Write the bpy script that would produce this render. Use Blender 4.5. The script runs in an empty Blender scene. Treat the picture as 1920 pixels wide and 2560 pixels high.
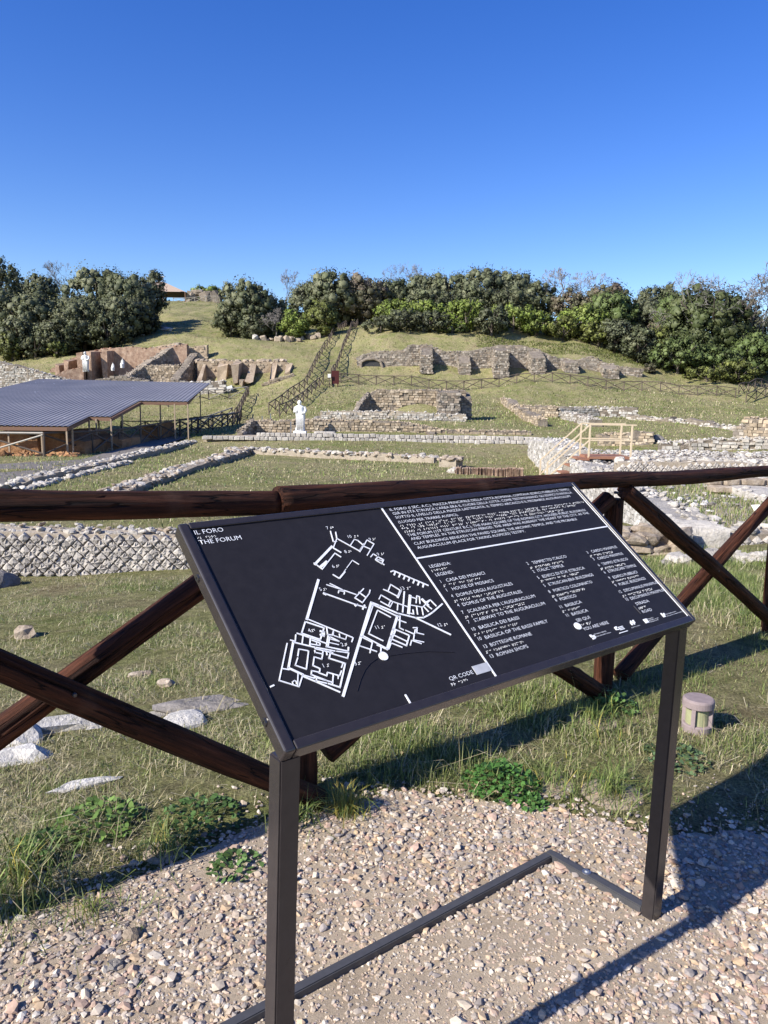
import bpy, bmesh, math, random
import numpy as np
from mathutils import Matrix, Vector

# ------------------------------------------------------------------ camera, sky, sun, exposure
S = bpy.context.scene
COL = S.collection
FPX, PCX, PCY = 1900.0, 960.0, 1280.0
PITCH, ROLL, EYE = math.radians(8.7), math.radians(0.8), 1.5
_f = np.array([0, math.cos(PITCH), -math.sin(PITCH)]); _r = np.array([1.0, 0, 0]); _d = np.cross(_f, _r)
RT = math.cos(ROLL) * _r - math.sin(ROLL) * _d
DN = math.sin(ROLL) * _r + math.cos(ROLL) * _d
FW = _f
EYEP = np.array([0, 0, EYE])
cam = bpy.data.cameras.new('camera'); camo = bpy.data.objects.new('camera', cam); COL.objects.link(camo)
cam.sensor_fit = 'VERTICAL'; cam.sensor_height = 24.0; cam.lens = 24.0 * FPX / 2560.0
cam.clip_start = 0.05; cam.clip_end = 3000
camo.matrix_world = Matrix(((RT[0], -DN[0], -FW[0], 0), (RT[1], -DN[1], -FW[1], 0), (RT[2], -DN[2], -FW[2], EYE), (0, 0, 0, 1)))
S.camera = camo

SUN_EL = math.radians(33.7); SUN_AZ = math.radians(33.6)      # shadows run right and away
sun_to = Vector((math.cos(SUN_EL) * math.cos(SUN_AZ), math.cos(SUN_EL) * math.sin(SUN_AZ), -math.sin(SUN_EL)))
world = bpy.data.worlds.new('World'); S.world = world; world.use_nodes = True
wn = world.node_tree; wn.nodes.clear()
sky = wn.nodes.new('ShaderNodeTexSky'); sky.sky_type = 'NISHITA'; sky.sun_disc = False
sky.sun_elevation = SUN_EL; sky.sun_rotation = math.atan2(-sun_to.x, -sun_to.y)
sky.altitude = 0; sky.air_density = 1.0; sky.dust_density = 0.25; sky.ozone_density = 3.0
hs = wn.nodes.new('ShaderNodeHueSaturation'); hs.inputs['Saturation'].default_value = 1.35; hs.inputs['Hue'].default_value = 0.5225
bg = wn.nodes.new('ShaderNodeBackground'); bg.inputs['Strength'].default_value = 0.11
wo = wn.nodes.new('ShaderNodeOutputWorld')
wn.links.new(sky.outputs[0], hs.inputs['Color']); wn.links.new(hs.outputs[0], bg.inputs[0]); wn.links.new(bg.outputs[0], wo.inputs[0])
sl = bpy.data.lights.new('sun', 'SUN'); sl.energy = 5.0; sl.angle = math.radians(0.53); sl.color = (1.0, 0.955, 0.88)
so = bpy.data.objects.new('sun', sl); COL.objects.link(so); so.rotation_euler = sun_to.to_track_quat('-Z', 'Y').to_euler()
S.view_settings.view_transform = 'Standard'; S.view_settings.look = 'None'
S.view_settings.exposure = 0.8; S.view_settings.gamma = 1.0; S.view_settings.use_curve_mapping = False

# ------------------------------------------------------------------ helpers
RNG = np.random.default_rng(7)

def ray(x, y):
    return RT * ((x - PCX) / FPX) + DN * ((y - PCY) / FPX) + FW
def onz(x, y, z):
    d = ray(x, y); return EYEP + d * ((z - EYE) / d[2])
def atY(x, y, Y):
    d = ray(x, y); return EYEP + d * (Y / d[1])
def colX(x, Y, y=1000):
    return atY(x, y, Y)[0]

def hash2(ix, iy, s):
    n = (ix.astype(np.int64) * 374761393 + iy.astype(np.int64) * 668265263 + s * 982451653) & 0x7fffffff
    n = ((n ^ (n >> 13)) * 1274126177) & 0x7fffffff
    return ((n ^ (n >> 16)) & 0xffff) / 65535.0
def noise2(x, y, s=0):
    x = np.asarray(x, float); y = np.asarray(y, float)
    ix = np.floor(x); iy = np.floor(y); fx = x - ix; fy = y - iy
    fx = fx * fx * (3 - 2 * fx); fy = fy * fy * (3 - 2 * fy)
    a = hash2(ix, iy, s); b = hash2(ix + 1, iy, s); c = hash2(ix, iy + 1, s); d = hash2(ix + 1, iy + 1, s)
    return (a * (1 - fx) + b * fx) * (1 - fy) + (c * (1 - fx) + d * fx) * fy - 0.5
def fbm(x, y, s=0, o=3):
    v = 0; a = 1.0
    for k in range(o):
        v = v + a * noise2(x * 2 ** k, y * 2 ** k, s + k * 17); a *= 0.5
    return v

def mesh(name, V, F, mat=None, col=None, smooth=False):
    """V (n,3); F (m,k) array or list of such arrays"""
    V = np.asarray(V, np.float32).reshape(-1, 3)
    Fs = F if isinstance(F, list) else [F]
    Fs = [np.asarray(f, np.int32) for f in Fs if len(f)]
    me = bpy.data.meshes.new(name)
    me.vertices.add(len(V)); me.vertices.foreach_set('co', V.ravel())
    loops = np.concatenate([f.ravel() for f in Fs]); tot = np.concatenate([np.full(len(f), f.shape[1], np.int32) for f in Fs])
    start = np.concatenate([[0], np.cumsum(tot)[:-1]]).astype(np.int32)
    me.loops.add(len(loops)); me.loops.foreach_set('vertex_index', loops)
    me.polygons.add(len(tot)); me.polygons.foreach_set('loop_start', start); me.polygons.foreach_set('loop_total', tot)
    me.polygons.foreach_set('use_smooth', np.full(len(tot), bool(smooth)))
    me.update(calc_edges=True)
    if col is not None:
        at = me.color_attributes.new('col', 'FLOAT_COLOR', 'POINT')
        c = np.ones((len(V), 4), np.float32); c[:, :3] = np.asarray(col, np.float32); at.data.foreach_set('color', c.ravel())
    if mat: me.materials.append(mat)
    return me

def link(me, name, parent=None, mw=None):
    o = bpy.data.objects.new(name, me); COL.objects.link(o)
    if parent is not None:
        o.parent = parent; o.matrix_parent_inverse = Matrix.Translation(-Vector(ROOTS[parent.name]))
    if mw is not None: o.matrix_basis = mw
    return o
ROOTS = {}
def obj(name, V, F, mat, parent=None, col=None, smooth=False):
    return link(mesh(name, V, F, mat, col, smooth), name, parent)
def thing(name, loc, label, cat, group=None):
    o = bpy.data.objects.new(name, None); COL.objects.link(o); o.location = [float(c) for c in loc]
    o.empty_display_size = 0.2
    ROOTS[o.name] = tuple(float(c) for c in loc)
    tag(o, label, cat, group); return o
def tag(o, label=None, cat=None, group=None, kind=None):
    if label: o['label'] = label
    if cat: o['category'] = cat
    if group: o['group'] = group
    if kind: o['kind'] = kind
    return o
def sub(name, me, part, mw=None):
    """a sub-part: child of a part that is itself in world coordinates"""
    o = bpy.data.objects.new(name, me); COL.objects.link(o); o.parent = part
    if mw is not None: o.matrix_basis = mw
    return o

BOXV = np.array([[-1, -1, -1], [1, -1, -1], [1, 1, -1], [-1, 1, -1], [-1, -1, 1], [1, -1, 1], [1, 1, 1], [-1, 1, 1]], float) * 0.5
BOXF = np.array([[0, 3, 2, 1], [4, 5, 6, 7], [0, 1, 5, 4], [1, 2, 6, 5], [2, 3, 7, 6], [3, 0, 4, 7]])
def frame(a, b, up=(0, 0, 1)):
    """3x3 columns: side, up', along for a segment a->b"""
    t = np.asarray(b, float) - np.asarray(a, float); L = np.linalg.norm(t); t = t / L
    u = np.asarray(up, float)
    if abs(t @ u) > 0.98: u = np.array([0, 1.0, 0])
    s = np.cross(t, u); s /= np.linalg.norm(s); u = np.cross(s, t)
    return np.stack([s, u, t], 1), L
def boxbeam(a, b, w, h, up=(0, 0, 1)):
    M, L = frame(a, b, up); c = (np.asarray(a, float) + np.asarray(b, float)) / 2
    return (BOXV * [w, h, L]) @ M.T + c, BOXF
def merge(parts):
    Vs, Fs, n = [], {}, 0
    for V, F in parts:
        for f in (F if isinstance(F, list) else [F]):
            f = np.asarray(f); Fs.setdefault(f.shape[1], []).append(f + n)
        Vs.append(V); n += len(V)
    return np.concatenate(Vs), [np.concatenate(v) for v in Fs.values()]
def tube(P, R, n=8, cap=True):
    P = np.asarray(P, float); R = np.broadcast_to(np.asarray(R, float), (len(P),))
    T = np.gradient(P, axis=0); T /= np.linalg.norm(T, axis=1)[:, None] + 1e-12
    ref = np.array([0, 0, 1.0]) if abs(T[0][2]) < 0.9 else np.array([0, 1.0, 0])
    A = np.cross(T, ref); A /= np.linalg.norm(A, axis=1)[:, None]; B = np.cross(T, A)
    th = np.arange(n) / n * 2 * np.pi
    V = P[:, None] + R[:, None, None] * (np.cos(th)[None, :, None] * A[:, None] + np.sin(th)[None, :, None] * B[:, None])
    m = len(P); i = np.arange(m - 1)[:, None] * n; j = np.arange(n)[None]; k = (j + 1) % n
    F = np.stack([i + j, i + k, i + n + k, i + n + j], -1).reshape(-1, 4)
    V = V.reshape(-1, 3)
    if cap:
        V = np.concatenate([V, P[:1], P[-1:]]); c0 = m * n
        t0 = np.stack([np.arange(n), np.full(n, c0), (np.arange(n) + 1) % n], 1)
        t1 = np.stack([(np.arange(n) + 1) % n + (m - 1) * n, np.full(n, c0 + 1), np.arange(n) + (m - 1) * n], 1)
        return V, [F, np.concatenate([t0, t1])]
    return V, [F]
def lathe(prof, n=24, c=(0, 0, 0)):
    prof = np.asarray(prof, float); th = np.arange(n) / n * 2 * np.pi
    V = np.stack([prof[:, None, 0] * np.cos(th), prof[:, None, 0] * np.sin(th), np.repeat(prof[:, 1:2], n, 1)], -1).reshape(-1, 3) + np.asarray(c)
    m = len(prof); i = np.arange(m - 1)[:, None] * n; j = np.arange(n)[None]; k = (j + 1) % n
    return V, np.stack([i + j, i + k, i + n + k, i + n + j], -1).reshape(-1, 4)
def ico():
    t = (1 + 5 ** .5) / 2
    V = np.array([[-1, t, 0], [1, t, 0], [-1, -t, 0], [1, -t, 0], [0, -1, t], [0, 1, t], [0, -1, -t], [0, 1, -t], [t, 0, -1], [t, 0, 1], [-t, 0, -1], [-t, 0, 1]], float)
    V /= np.linalg.norm(V, axis=1)[:, None]
    F = np.array([[0, 11, 5], [0, 5, 1], [0, 1, 7], [0, 7, 10], [0, 10, 11], [1, 5, 9], [5, 11, 4], [11, 10, 2], [10, 7, 6], [7, 1, 8], [3, 9, 4], [3, 4, 2], [3, 2, 6], [3, 6, 8], [3, 8, 9], [4, 9, 5], [2, 4, 11], [6, 2, 10], [8, 6, 7], [9, 8, 1]])
    return V, F
ICOV, ICOF = ico()
def ico2():
    V = [tuple(v) for v in ICOV]; idx = {}; F = []
    def mid(a, b):
        k = (min(a, b), max(a, b))
        if k not in idx:
            p = (np.array(V[a]) + V[b]); p /= np.linalg.norm(p); idx[k] = len(V); V.append(tuple(p))
        return idx[k]
    for a, b, c in ICOF:
        x, y, z = mid(a, b), mid(b, c), mid(c, a); F += [(a, x, z), (b, y, x), (c, z, y), (x, y, z)]
    return np.array(V), np.array(F)
ICO2V, ICO2F = ico2()
def chamfer_box(c=0.18, jit=0.05, rng=RNG):
    """24 vert chamfered unit block, 44 triangles, uneven"""
    V = []; 
    for ax in range(3):
        for sx in (-1, 1):
            for sy in (-1, 1):
                for sz in (-1, 1):
                    p = np.array([sx, sy, sz], float) * 0.5
                    q = p * (1 - c); q[ax] = p[ax]; V.append(q)
    V = np.array(V)
    base = {}
    for i in range(8):
        base[i] = rng.normal(0, jit, 3)
    for i in range(24): V[i] += base[i % 8]
    bm = bmesh.new()
    vs = [bm.verts.new(v) for v in V]
    r = bmesh.ops.convex_hull(bm, input=vs)
    bmesh.ops.delete(bm, geom=[g for g in r['geom_interior'] if isinstance(g, bmesh.types.BMVert)], context='VERTS') if r['geom_interior'] else None
    bm.verts.index_update(); bm.verts.ensure_lookup_table()
    v = np.array([x.co[:] for x in bm.verts]); f = np.array([[x.index for x in fc.verts] for fc in bm.faces if len(fc.verts) == 3])
    bm.free(); return v, f

# ------------------------------------------------------------------ materials
def mat(name):
    m = bpy.data.materials.new(name); m.use_nodes = True; nt = m.node_tree; nt.nodes.clear()
    o = nt.nodes.new('ShaderNodeOutputMaterial'); b = nt.nodes.new('ShaderNodeBsdfPrincipled'); nt.links.new(b.outputs[0], o.inputs[0])
    b.inputs['Specular IOR Level'].default_value = 0.25
    return m, nt, b
def N(nt, t, **kw):
    n = nt.nodes.new(t)
    for k, v in kw.items():
        if k in n.inputs: n.inputs[k].default_value = v
        else: setattr(n, k, v)
    return n
def coords(nt, scale=(1, 1, 1), obj_=False):
    if obj_:
        tc = N(nt, 'ShaderNodeTexCoord'); src = tc.outputs['Object']
    else:
        g = N(nt, 'ShaderNodeNewGeometry'); src = g.outputs['Position']
    mp = N(nt, 'ShaderNodeMapping'); mp.inputs['Scale'].default_value = scale; nt.links.new(src, mp.inputs[0]); return mp.outputs[0]
def noise(nt, vec, scale, detail=4, rough=0.6):
    n = N(nt, 'ShaderNodeTexNoise'); n.inputs['Scale'].default_value = scale; n.inputs['Detail'].default_value = detail; n.inputs['Roughness'].default_value = rough
    nt.links.new(vec, n.inputs['Vector']); return n.outputs['Fac']
def ramp(nt, fac, stops):
    r = N(nt, 'ShaderNodeValToRGB'); e = r.color_ramp.elements
    e[0].position, e[0].color = stops[0][0], (*stops[0][1], 1); e[1].position, e[1].color = stops[-1][0], (*stops[-1][1], 1)
    for p, c in stops[1:-1]:
        x = e.new(p); x.color = (*c, 1)
    nt.links.new(fac, r.inputs[0]); return r.outputs[0]
def mix(nt, fac, a, b, mode='MIX'):
    m = N(nt, 'ShaderNodeMix', data_type='RGBA', blend_type=mode)
    for sock, v in ((m.inputs[0], fac), (m.inputs[6], a), (m.inputs[7], b)):
        if hasattr(v, 'links') or isinstance(v, bpy.types.NodeSocket): nt.links.new(v, sock)
        else: sock.default_value = v if not isinstance(v, tuple) else (*v, 1)
    return m.outputs[2]
def bump(nt, b, h, s=0.4, d=0.02):
    x = N(nt, 'ShaderNodeBump'); x.inputs['Strength'].default_value = s; x.inputs['Distance'].default_value = d
    nt.links.new(h, x.inputs['Height']); nt.links.new(x.outputs[0], b.inputs['Normal']); return x
def vcol(nt):
    a = N(nt, 'ShaderNodeVertexColor'); a.layer_name = 'col'; return a.outputs[0]
def objrand(nt):
    return N(nt, 'ShaderNodeObjectInfo').outputs['Random']

def m_plain(name, c, rough=0.5, metal=0, spec=0.3):
    m, nt, b = mat(name); b.inputs['Base Color'].default_value = (*c, 1); b.inputs['Roughness'].default_value = rough
    b.inputs['Metallic'].default_value = metal; b.inputs['Specular IOR Level'].default_value = spec
    v = coords(nt); n = noise(nt, v, 40, 5); nt.links.new(ramp(nt, n, [(0.3, tuple(x * 0.86 for x in c)), (0.7, tuple(min(1, x * 1.12) for x in c))]), b.inputs['Base Color']); return m
def m_vcol(name, rough=0.85, nsc=6.0, amt=0.35, bs=0.5, bd=0.03, spec=0.15):
    m, nt, b = mat(name); v = coords(nt); n = noise(nt, v, nsc, 6, 0.7)
    c = mix(nt, 1.0, vcol(nt), ramp(nt, n, [(0.25, (1 - amt,) * 3), (0.75, (1 + amt * 0.7,) * 3)]), 'MULTIPLY')
    nt.links.new(c, b.inputs['Base Color']); b.inputs['Roughness'].default_value = rough; b.inputs['Specular IOR Level'].default_value = spec
    if bs: bump(nt, b, n, bs, bd)
    return m
def m_leaf(name):
    m, nt, b = mat(name); c = vcol(nt); nt.links.new(c, b.inputs['Base Color']); b.inputs['Roughness'].default_value = 0.55
    b.inputs['Specular IOR Level'].default_value = 0.25
    tr = N(nt, 'ShaderNodeBsdfTranslucent'); nt.links.new(c, tr.inputs[0]); ms = N(nt, 'ShaderNodeMixShader'); ms.inputs[0].default_value = 0.22
    nt.links.new(b.outputs[0], ms.inputs[1]); nt.links.new(tr.outputs[0], ms.inputs[2])
    o = [n for n in nt.nodes if n.type == 'OUTPUT_MATERIAL'][0]; nt.links.new(ms.outputs[0], o.inputs[0]); return m

def m_treeleaf():
    m = m_leaf('tree_foliage'); nt = m.node_tree; a = N(nt, 'ShaderNodeAttribute'); a.attribute_name = 'nrm'
    for n_ in nt.nodes:
        if n_.type in ('BSDF_PRINCIPLED', 'BSDF_TRANSLUCENT'): nt.links.new(a.outputs['Vector'], n_.inputs['Normal'])
    return m
def m_ground():
    m, nt, b = mat('ground_grass'); v = coords(nt)
    n1 = noise(nt, v, 0.13, 6, 0.7); n2 = noise(nt, v, 0.9, 7, 0.75); n3 = noise(nt, v, 9, 6, 0.8); n4 = noise(nt, v, 75, 5, 0.8)
    c1 = ramp(nt, n1, [(0.38, (0.18, 0.2, 0.068)), (0.5, (0.285, 0.27, 0.125)), (0.62, (0.4, 0.35, 0.19))])
    c2 = ramp(nt, n2, [(0.34, (0.13, 0.16, 0.045)), (0.48, (0.275, 0.26, 0.11)), (0.55, (0.35, 0.295, 0.17)), (0.62, (0.25, 0.18, 0.115)), (0.7, (0.2, 0.14, 0.09))])
    c = mix(nt, 0.55, c1, c2); c = mix(nt, 0.9, c, ramp(nt, n3, [(0.32, (0.45, 0.45, 0.45)), (0.68, (1.5, 1.5, 1.5))]), 'MULTIPLY')
    c = mix(nt, 0.9, c, ramp(nt, n4, [(0.34, (0.35, 0.35, 0.33)), (0.52, (0.95, 0.95, 0.95)), (0.68, (1.75, 1.7, 1.6))]), 'MULTIPLY')
    nt.links.new(c, b.inputs['Base Color']); b.inputs['Roughness'].default_value = 0.95; b.inputs['Specular IOR Level'].default_value = 0.05
    a = N(nt, 'ShaderNodeMath', operation='ADD'); nt.links.new(n2, a.inputs[0]); nt.links.new(n3, a.inputs[1])
    x1 = N(nt, 'ShaderNodeBump'); x1.inputs['Strength'].default_value = 0.9; x1.inputs['Distance'].default_value = 0.12; nt.links.new(a.outputs[0], x1.inputs['Height'])
    x2 = bump(nt, b, n4, 1.0, 0.015); nt.links.new(x1.outputs[0], x2.inputs['Normal']); return m
def m_gravelbase():
    m, nt, b = mat('gravel_bed'); v = coords(nt)
    vo = N(nt, 'ShaderNodeTexVoronoi', feature='F1'); vo.inputs['Scale'].default_value = 120; nt.links.new(v, vo.inputs['Vector'])
    n = noise(nt, v, 5, 5); c = ramp(nt, n, [(0.3, (0.3, 0.24, 0.175)), (0.7, (0.44, 0.36, 0.265))])
    c = mix(nt, 0.6, c, ramp(nt, noise(nt, v, 170, 5, 0.8), [(0.33, (0.55, 0.53, 0.5)), (0.66, (1.3, 1.27, 1.22))]), 'MULTIPLY'); nt.links.new(c, b.inputs['Base Color']); b.inputs['Roughness'].default_value = 0.95
    bump(nt, b, noise(nt, v, 260, 4, 0.8), 0.6, 0.006); return m
def m_wood():
    m, nt, b = mat('stained_log'); v = coords(nt, (1, 1, 1), True)
    # the mesh is built with its grain along local z
    v2 = coords(nt, (1, 1, 0.06), True); v3 = coords(nt, (1, 1, 0.09), True)
    n = noise(nt, v2, 45, 8, 0.75); n2 = noise(nt, v2, 11, 4); n3 = noise(nt, v, 9, 4); n5 = noise(nt, v3, 20, 3, 0.5)
    c = ramp(nt, n, [(0.34, (0.012, 0.005, 0.003)), (0.5, (0.05, 0.018, 0.009)), (0.68, (0.115, 0.043, 0.021))])
    c = mix(nt, 0.6, c, ramp(nt, n2, [(0.35, (0.45, 0.4, 0.38)), (0.65, (1.35, 1.25, 1.2))]), 'MULTIPLY')
    c = mix(nt, ramp(nt, n3, [(0.56, (0, 0, 0)), (0.8, (0.4, 0.4, 0.4))]), c, (0.12, 0.068, 0.045))
    crack = ramp(nt, n5, [(0.484, (1, 1, 1)), (0.5, (0.08, 0.07, 0.07)), (0.516, (1, 1, 1))])
    c = mix(nt, 0.85, c, crack, 'MULTIPLY')
    nt.links.new(c, b.inputs['Base Color']); b.inputs['Roughness'].default_value = 0.74; b.inputs['Specular IOR Level'].default_value = 0.18
    x1 = N(nt, 'ShaderNodeBump'); x1.inputs['Strength'].default_value = 1.0; x1.inputs['Distance'].default_value = 0.012; nt.links.new(n, x1.inputs['Height'])
    x2 = bump(nt, b, crack, 0.9, 0.01); nt.links.new(x1.outputs[0], x2.inputs['Normal']); return m
def m_oldwood(name, a, c):
    m, nt, b = mat(name); v = coords(nt); n = noise(nt, v, 3, 5); r = objrand(nt)
    k = mix(nt, n, a, c); k = mix(nt, 0.6, k, ramp(nt, r, [(0, (0.6, 0.6, 0.6)), (1, (1.3, 1.3, 1.3))]), 'MULTIPLY')
    nt.links.new(k, b.inputs['Base Color']); b.inputs['Roughness'].default_value = 0.85; return m
def m_stone(name, a, c, d, sc=9, bs=0.6, bd=0.02):
    m, nt, b = mat(name); v = coords(nt); n = noise(nt, v, sc, 7, 0.7); n2 = noise(nt, v, sc * 5, 5, 0.7); r = objrand(nt)
    k = ramp(nt, n, [(0.28, a), (0.5, c), (0.75, d)]); k = mix(nt, 0.8, k, ramp(nt, r, [(0, (0.68, 0.67, 0.66)), (1, (1.18, 1.16, 1.12))]), 'MULTIPLY')
    k = mix(nt, 0.5, k, ramp(nt, n2, [(0.3, (0.6, 0.6, 0.6)), (0.65, (1.25, 1.25, 1.25))]), 'MULTIPLY')
    nt.links.new(k, b.inputs['Base Color']); b.inputs['Roughness'].default_value = 0.9; b.inputs['Specular IOR Level'].default_value = 0.15
    ad = N(nt, 'ShaderNodeMath', operation='ADD'); nt.links.new(n, ad.inputs[0]); nt.links.new(n2, ad.inputs[1]); bump(nt, b, ad.outputs[0], bs, bd); return m
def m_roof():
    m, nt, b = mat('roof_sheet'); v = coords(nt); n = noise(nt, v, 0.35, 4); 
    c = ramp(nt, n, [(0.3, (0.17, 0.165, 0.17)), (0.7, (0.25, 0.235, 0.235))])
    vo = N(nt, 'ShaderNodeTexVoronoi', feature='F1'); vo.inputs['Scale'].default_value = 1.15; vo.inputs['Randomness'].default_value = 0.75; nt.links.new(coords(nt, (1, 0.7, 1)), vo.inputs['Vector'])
    s = ramp(nt, vo.outputs['Distance'], [(0.05, (1, 1, 1)), (0.09, (0, 0, 0))]); c = mix(nt, s, c, (0.6, 0.6, 0.62))  # pale specks paint the sunlit glints of roof fasteners into the colour
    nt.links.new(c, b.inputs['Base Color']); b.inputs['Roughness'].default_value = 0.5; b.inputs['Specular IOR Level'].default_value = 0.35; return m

M = {}
M['ground'] = m_ground(); M['gravelbed'] = m_gravelbase(); M['log'] = m_wood()
M['gravel'] = m_vcol('gravel_stone', 0.8, 60, 0.3, 0.3, 0.003); M['leaf'] = m_leaf('foliage'); M['treeleaf'] = m_treeleaf(); M['blade'] = m_leaf('grass_blade')
M['bark'] = m_oldwood('bark', (0.07, 0.055, 0.045), (0.15, 0.125, 0.105)); M['twig'] = m_oldwood('bare_twig', (0.13, 0.118, 0.108), (0.22, 0.2, 0.185))
M['fence'] = m_oldwood('weathered_rail', (0.07, 0.054, 0.043), (0.14, 0.11, 0.086))
M['fence_pale'] = m_oldwood('bleached_rail', (0.3, 0.27, 0.22), (0.48, 0.44, 0.37))
M['masonry'] = m_vcol('masonry', 0.92, 3.5, 0.45, 0.7, 0.06); M['core'] = m_stone('rubble_core', (0.15, 0.125, 0.1), (0.26, 0.22, 0.175), (0.38, 0.33, 0.27), 2.2, 0.9, 0.12)
M['tessera'] = m_stone('reticulate_stone', (0.27, 0.245, 0.215), (0.42, 0.385, 0.345), (0.55, 0.515, 0.47), 14, 0.6, 0.012)
M['mortar'] = m_stone('wall_mortar', (0.24, 0.2, 0.15), (0.34, 0.29, 0.225), (0.44, 0.38, 0.3), 6, 0.7, 0.02)
M['whitestone'] = m_stone('white_stone', (0.29, 0.265, 0.23), (0.47, 0.435, 0.385), (0.62, 0.585, 0.53), 7, 0.9, 0.03)
M['limestone'] = m_stone('limestone', (0.42, 0.4, 0.36), (0.62, 0.59, 0.54), (0.78, 0.75, 0.7), 9, 0.9, 0.025)
M['fieldstone'] = m_stone('field_stone', (0.18, 0.135, 0.1), (0.33, 0.27, 0.205), (0.5, 0.44, 0.37), 7, 0.7, 0.02)
M['greystone'] = m_stone('grey_stone', (0.12, 0.11, 0.1), (0.22, 0.2, 0.18), (0.33, 0.3, 0.28), 8, 0.7, 0.02)
M['plaster'] = m_stone('old_plaster', (0.27, 0.2, 0.14), (0.42, 0.33, 0.235), (0.52, 0.43, 0.33), 1.6, 0.5, 0.05)
M['brick'] = m_stone('old_brick', (0.17, 0.105, 0.075), (0.34, 0.235, 0.17), (0.5, 0.385, 0.29), 2.4, 0.6, 0.05)
M['marble'] = m_stone('white_plaster_cast', (0.58, 0.58, 0.57), (0.72, 0.72, 0.7), (0.8, 0.8, 0.78), 3, 0.15, 0.01)
M['clay'] = m_stone('orange_clay', (0.24, 0.12, 0.055), (0.37, 0.2, 0.1), (0.5, 0.3, 0.16), 1.5, 0.8, 0.1)
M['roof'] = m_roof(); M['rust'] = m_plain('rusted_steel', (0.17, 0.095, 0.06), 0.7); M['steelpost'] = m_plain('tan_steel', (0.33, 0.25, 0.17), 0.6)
M['railyellow'] = m_plain('cream_handrail', (0.58, 0.47, 0.32), 0.55); M['deck'] = m_plain('red_brown_tread', (0.27, 0.13, 0.08), 0.8); M['darkmetal'] = m_plain('black_step', (0.04, 0.04, 0.04), 0.6)
M['frame'] = m_plain('sign_frame_paint', (0.029, 0.0245, 0.0245), 0.24, 0, 0.6); M['face'] = m_plain('sign_face', (0.0185, 0.0165, 0.018), 0.52, 0, 0.22)
M['white'] = m_plain('raised_white', (0.8, 0.8, 0.8), 0.5); M['basebar'] = m_plain('base_bar_steel', (0.058, 0.057, 0.06), 0.5, 0, 0.5)
M['screw'] = m_plain('screw_steel', (0.09, 0.088, 0.09), 0.3, 0.8); M['zinc'] = m_plain('zinc_bolt', (0.45, 0.45, 0.46), 0.35, 0.9)
M['qr'] = m_plain('plain_label_plate', (0.42, 0.42, 0.43), 0.5)
M['lampbody'] = m_plain('lamp_concrete', (0.24, 0.19, 0.185), 0.8); M['lampglass'] = m_plain('lamp_glass', (0.3, 0.3, 0.17), 0.25, 0, 0.5)
M['maroon'] = m_plain('maroon_panel', (0.06, 0.012, 0.01), 0.5); M['signwhite'] = m_plain('white_sign', (0.7, 0.7, 0.68), 0.5)
M['tile'] = m_oldwood('terracotta_canvas', (0.27, 0.2, 0.15), (0.36, 0.28, 0.22))

# ------------------------------------------------------------------ terrain
FR = onz(1507, 1724, 0.0); FL = onz(762, 1990, 0.0)            # feet of the two near fence posts
FDIR = (FR - FL) / np.linalg.norm(FR - FL); FN = np.array([-FDIR[1], FDIR[0], 0])
Z0 = -1.3
CP = []
for X in (-60, -40, -25, -14):
    for Y in (18, 32, 46, 54): CP.append((X, Y, Z0))
for X in (-6, 2, 12, 25, 45):
    for Y in (18, 30, 40): CP.append((X, Y, Z0 + (0.25 if X > 20 else 0)))
for p in [(690, 1074, 47), (800, 1063, 48), (900, 1062, 48), (1100, 1066, 48), (1300, 1076, 47),
          (500, 1080, 60), (690, 1047, 58), (800, 1040, 57), (900, 1044, 56), (1100, 1046, 56), (1300, 1050, 57),
          (830, 962, 79), (1000, 966, 79), (1300, 967, 79), (1600, 978, 78), (1840, 990, 77), (1920, 1010, 74), (1750, 1055, 54), (1500, 1040, 62), (1350, 1010, 70), (1150, 1005, 69), (1650, 1090, 44), (1500, 1085, 46), (1800, 1110, 38),
          (895, 925, 86), (1200, 940, 86), (1600, 958, 85), (1800, 950, 88), (900, 852, 93), (1050, 848, 93), (1250, 858, 93), (1450, 890, 92), (1600, 925, 90), (1750, 928, 95), (1900, 935, 95),
          (700, 1000, 70), (740, 950, 80), (810, 880, 94), (870, 815, 112), (880, 800, 120), (620, 1040, 66), (560, 1020, 72), (620, 985, 79), (720, 940, 82),
          (50, 985, 78), (200, 985, 79), (400, 985, 79), (550, 985, 79), (30, 935, 86), (130, 930, 88), (300, 875, 92), (450, 852, 93), (600, 862, 92), (700, 870, 92), (640, 848, 99), (780, 845, 100),
          (200, 957, 85.5), (300, 957, 86), (400, 953, 86.5), (480, 955, 85), (560, 962, 82), (640, 962, 82), (700, 957, 82), (200, 885, 91), (300, 868, 91.5), (400, 858, 92), (470, 860, 92), (560, 892, 87), (640, 895, 87), (700, 895, 87), (80, 900, 94), (250, 880, 95), (400, 830, 103), (500, 840, 102), (480, 790, 120), (440, 752, 150), (550, 755, 150), (560, 800, 118), (300, 820, 110), (100, 840, 110)]:
    q = atY(*p); CP.append(tuple(q))
for X, Y, z in [(-80, 120, 14), (-50, 150, 19), (0, 110, 11.5), (30, 110, 11), (60, 110, 9), (0, 150, 13), (50, 150, 12), (90, 120, 8), (90, 80, 3), (-80, 80, 2), (-80, 60, -1), (80, 50, -0.5), (-25, 170, 20), (0, 220, 14), (-80, 220, 17), (80, 220, 11)]:
    CP.append((X, Y, z))
CP = np.array(CP); CS = 20.0
def _k(a, b):
    r2 = ((a[:, None, :2] - b[None, :, :2]) ** 2).sum(-1) / CS ** 2
    return 0.5 * r2 * np.log(r2 + 1e-9)
_n = len(CP); _A = np.zeros((_n + 3, _n + 3)); _A[:_n, :_n] = _k(CP, CP) + np.eye(_n) * 0.02
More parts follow.
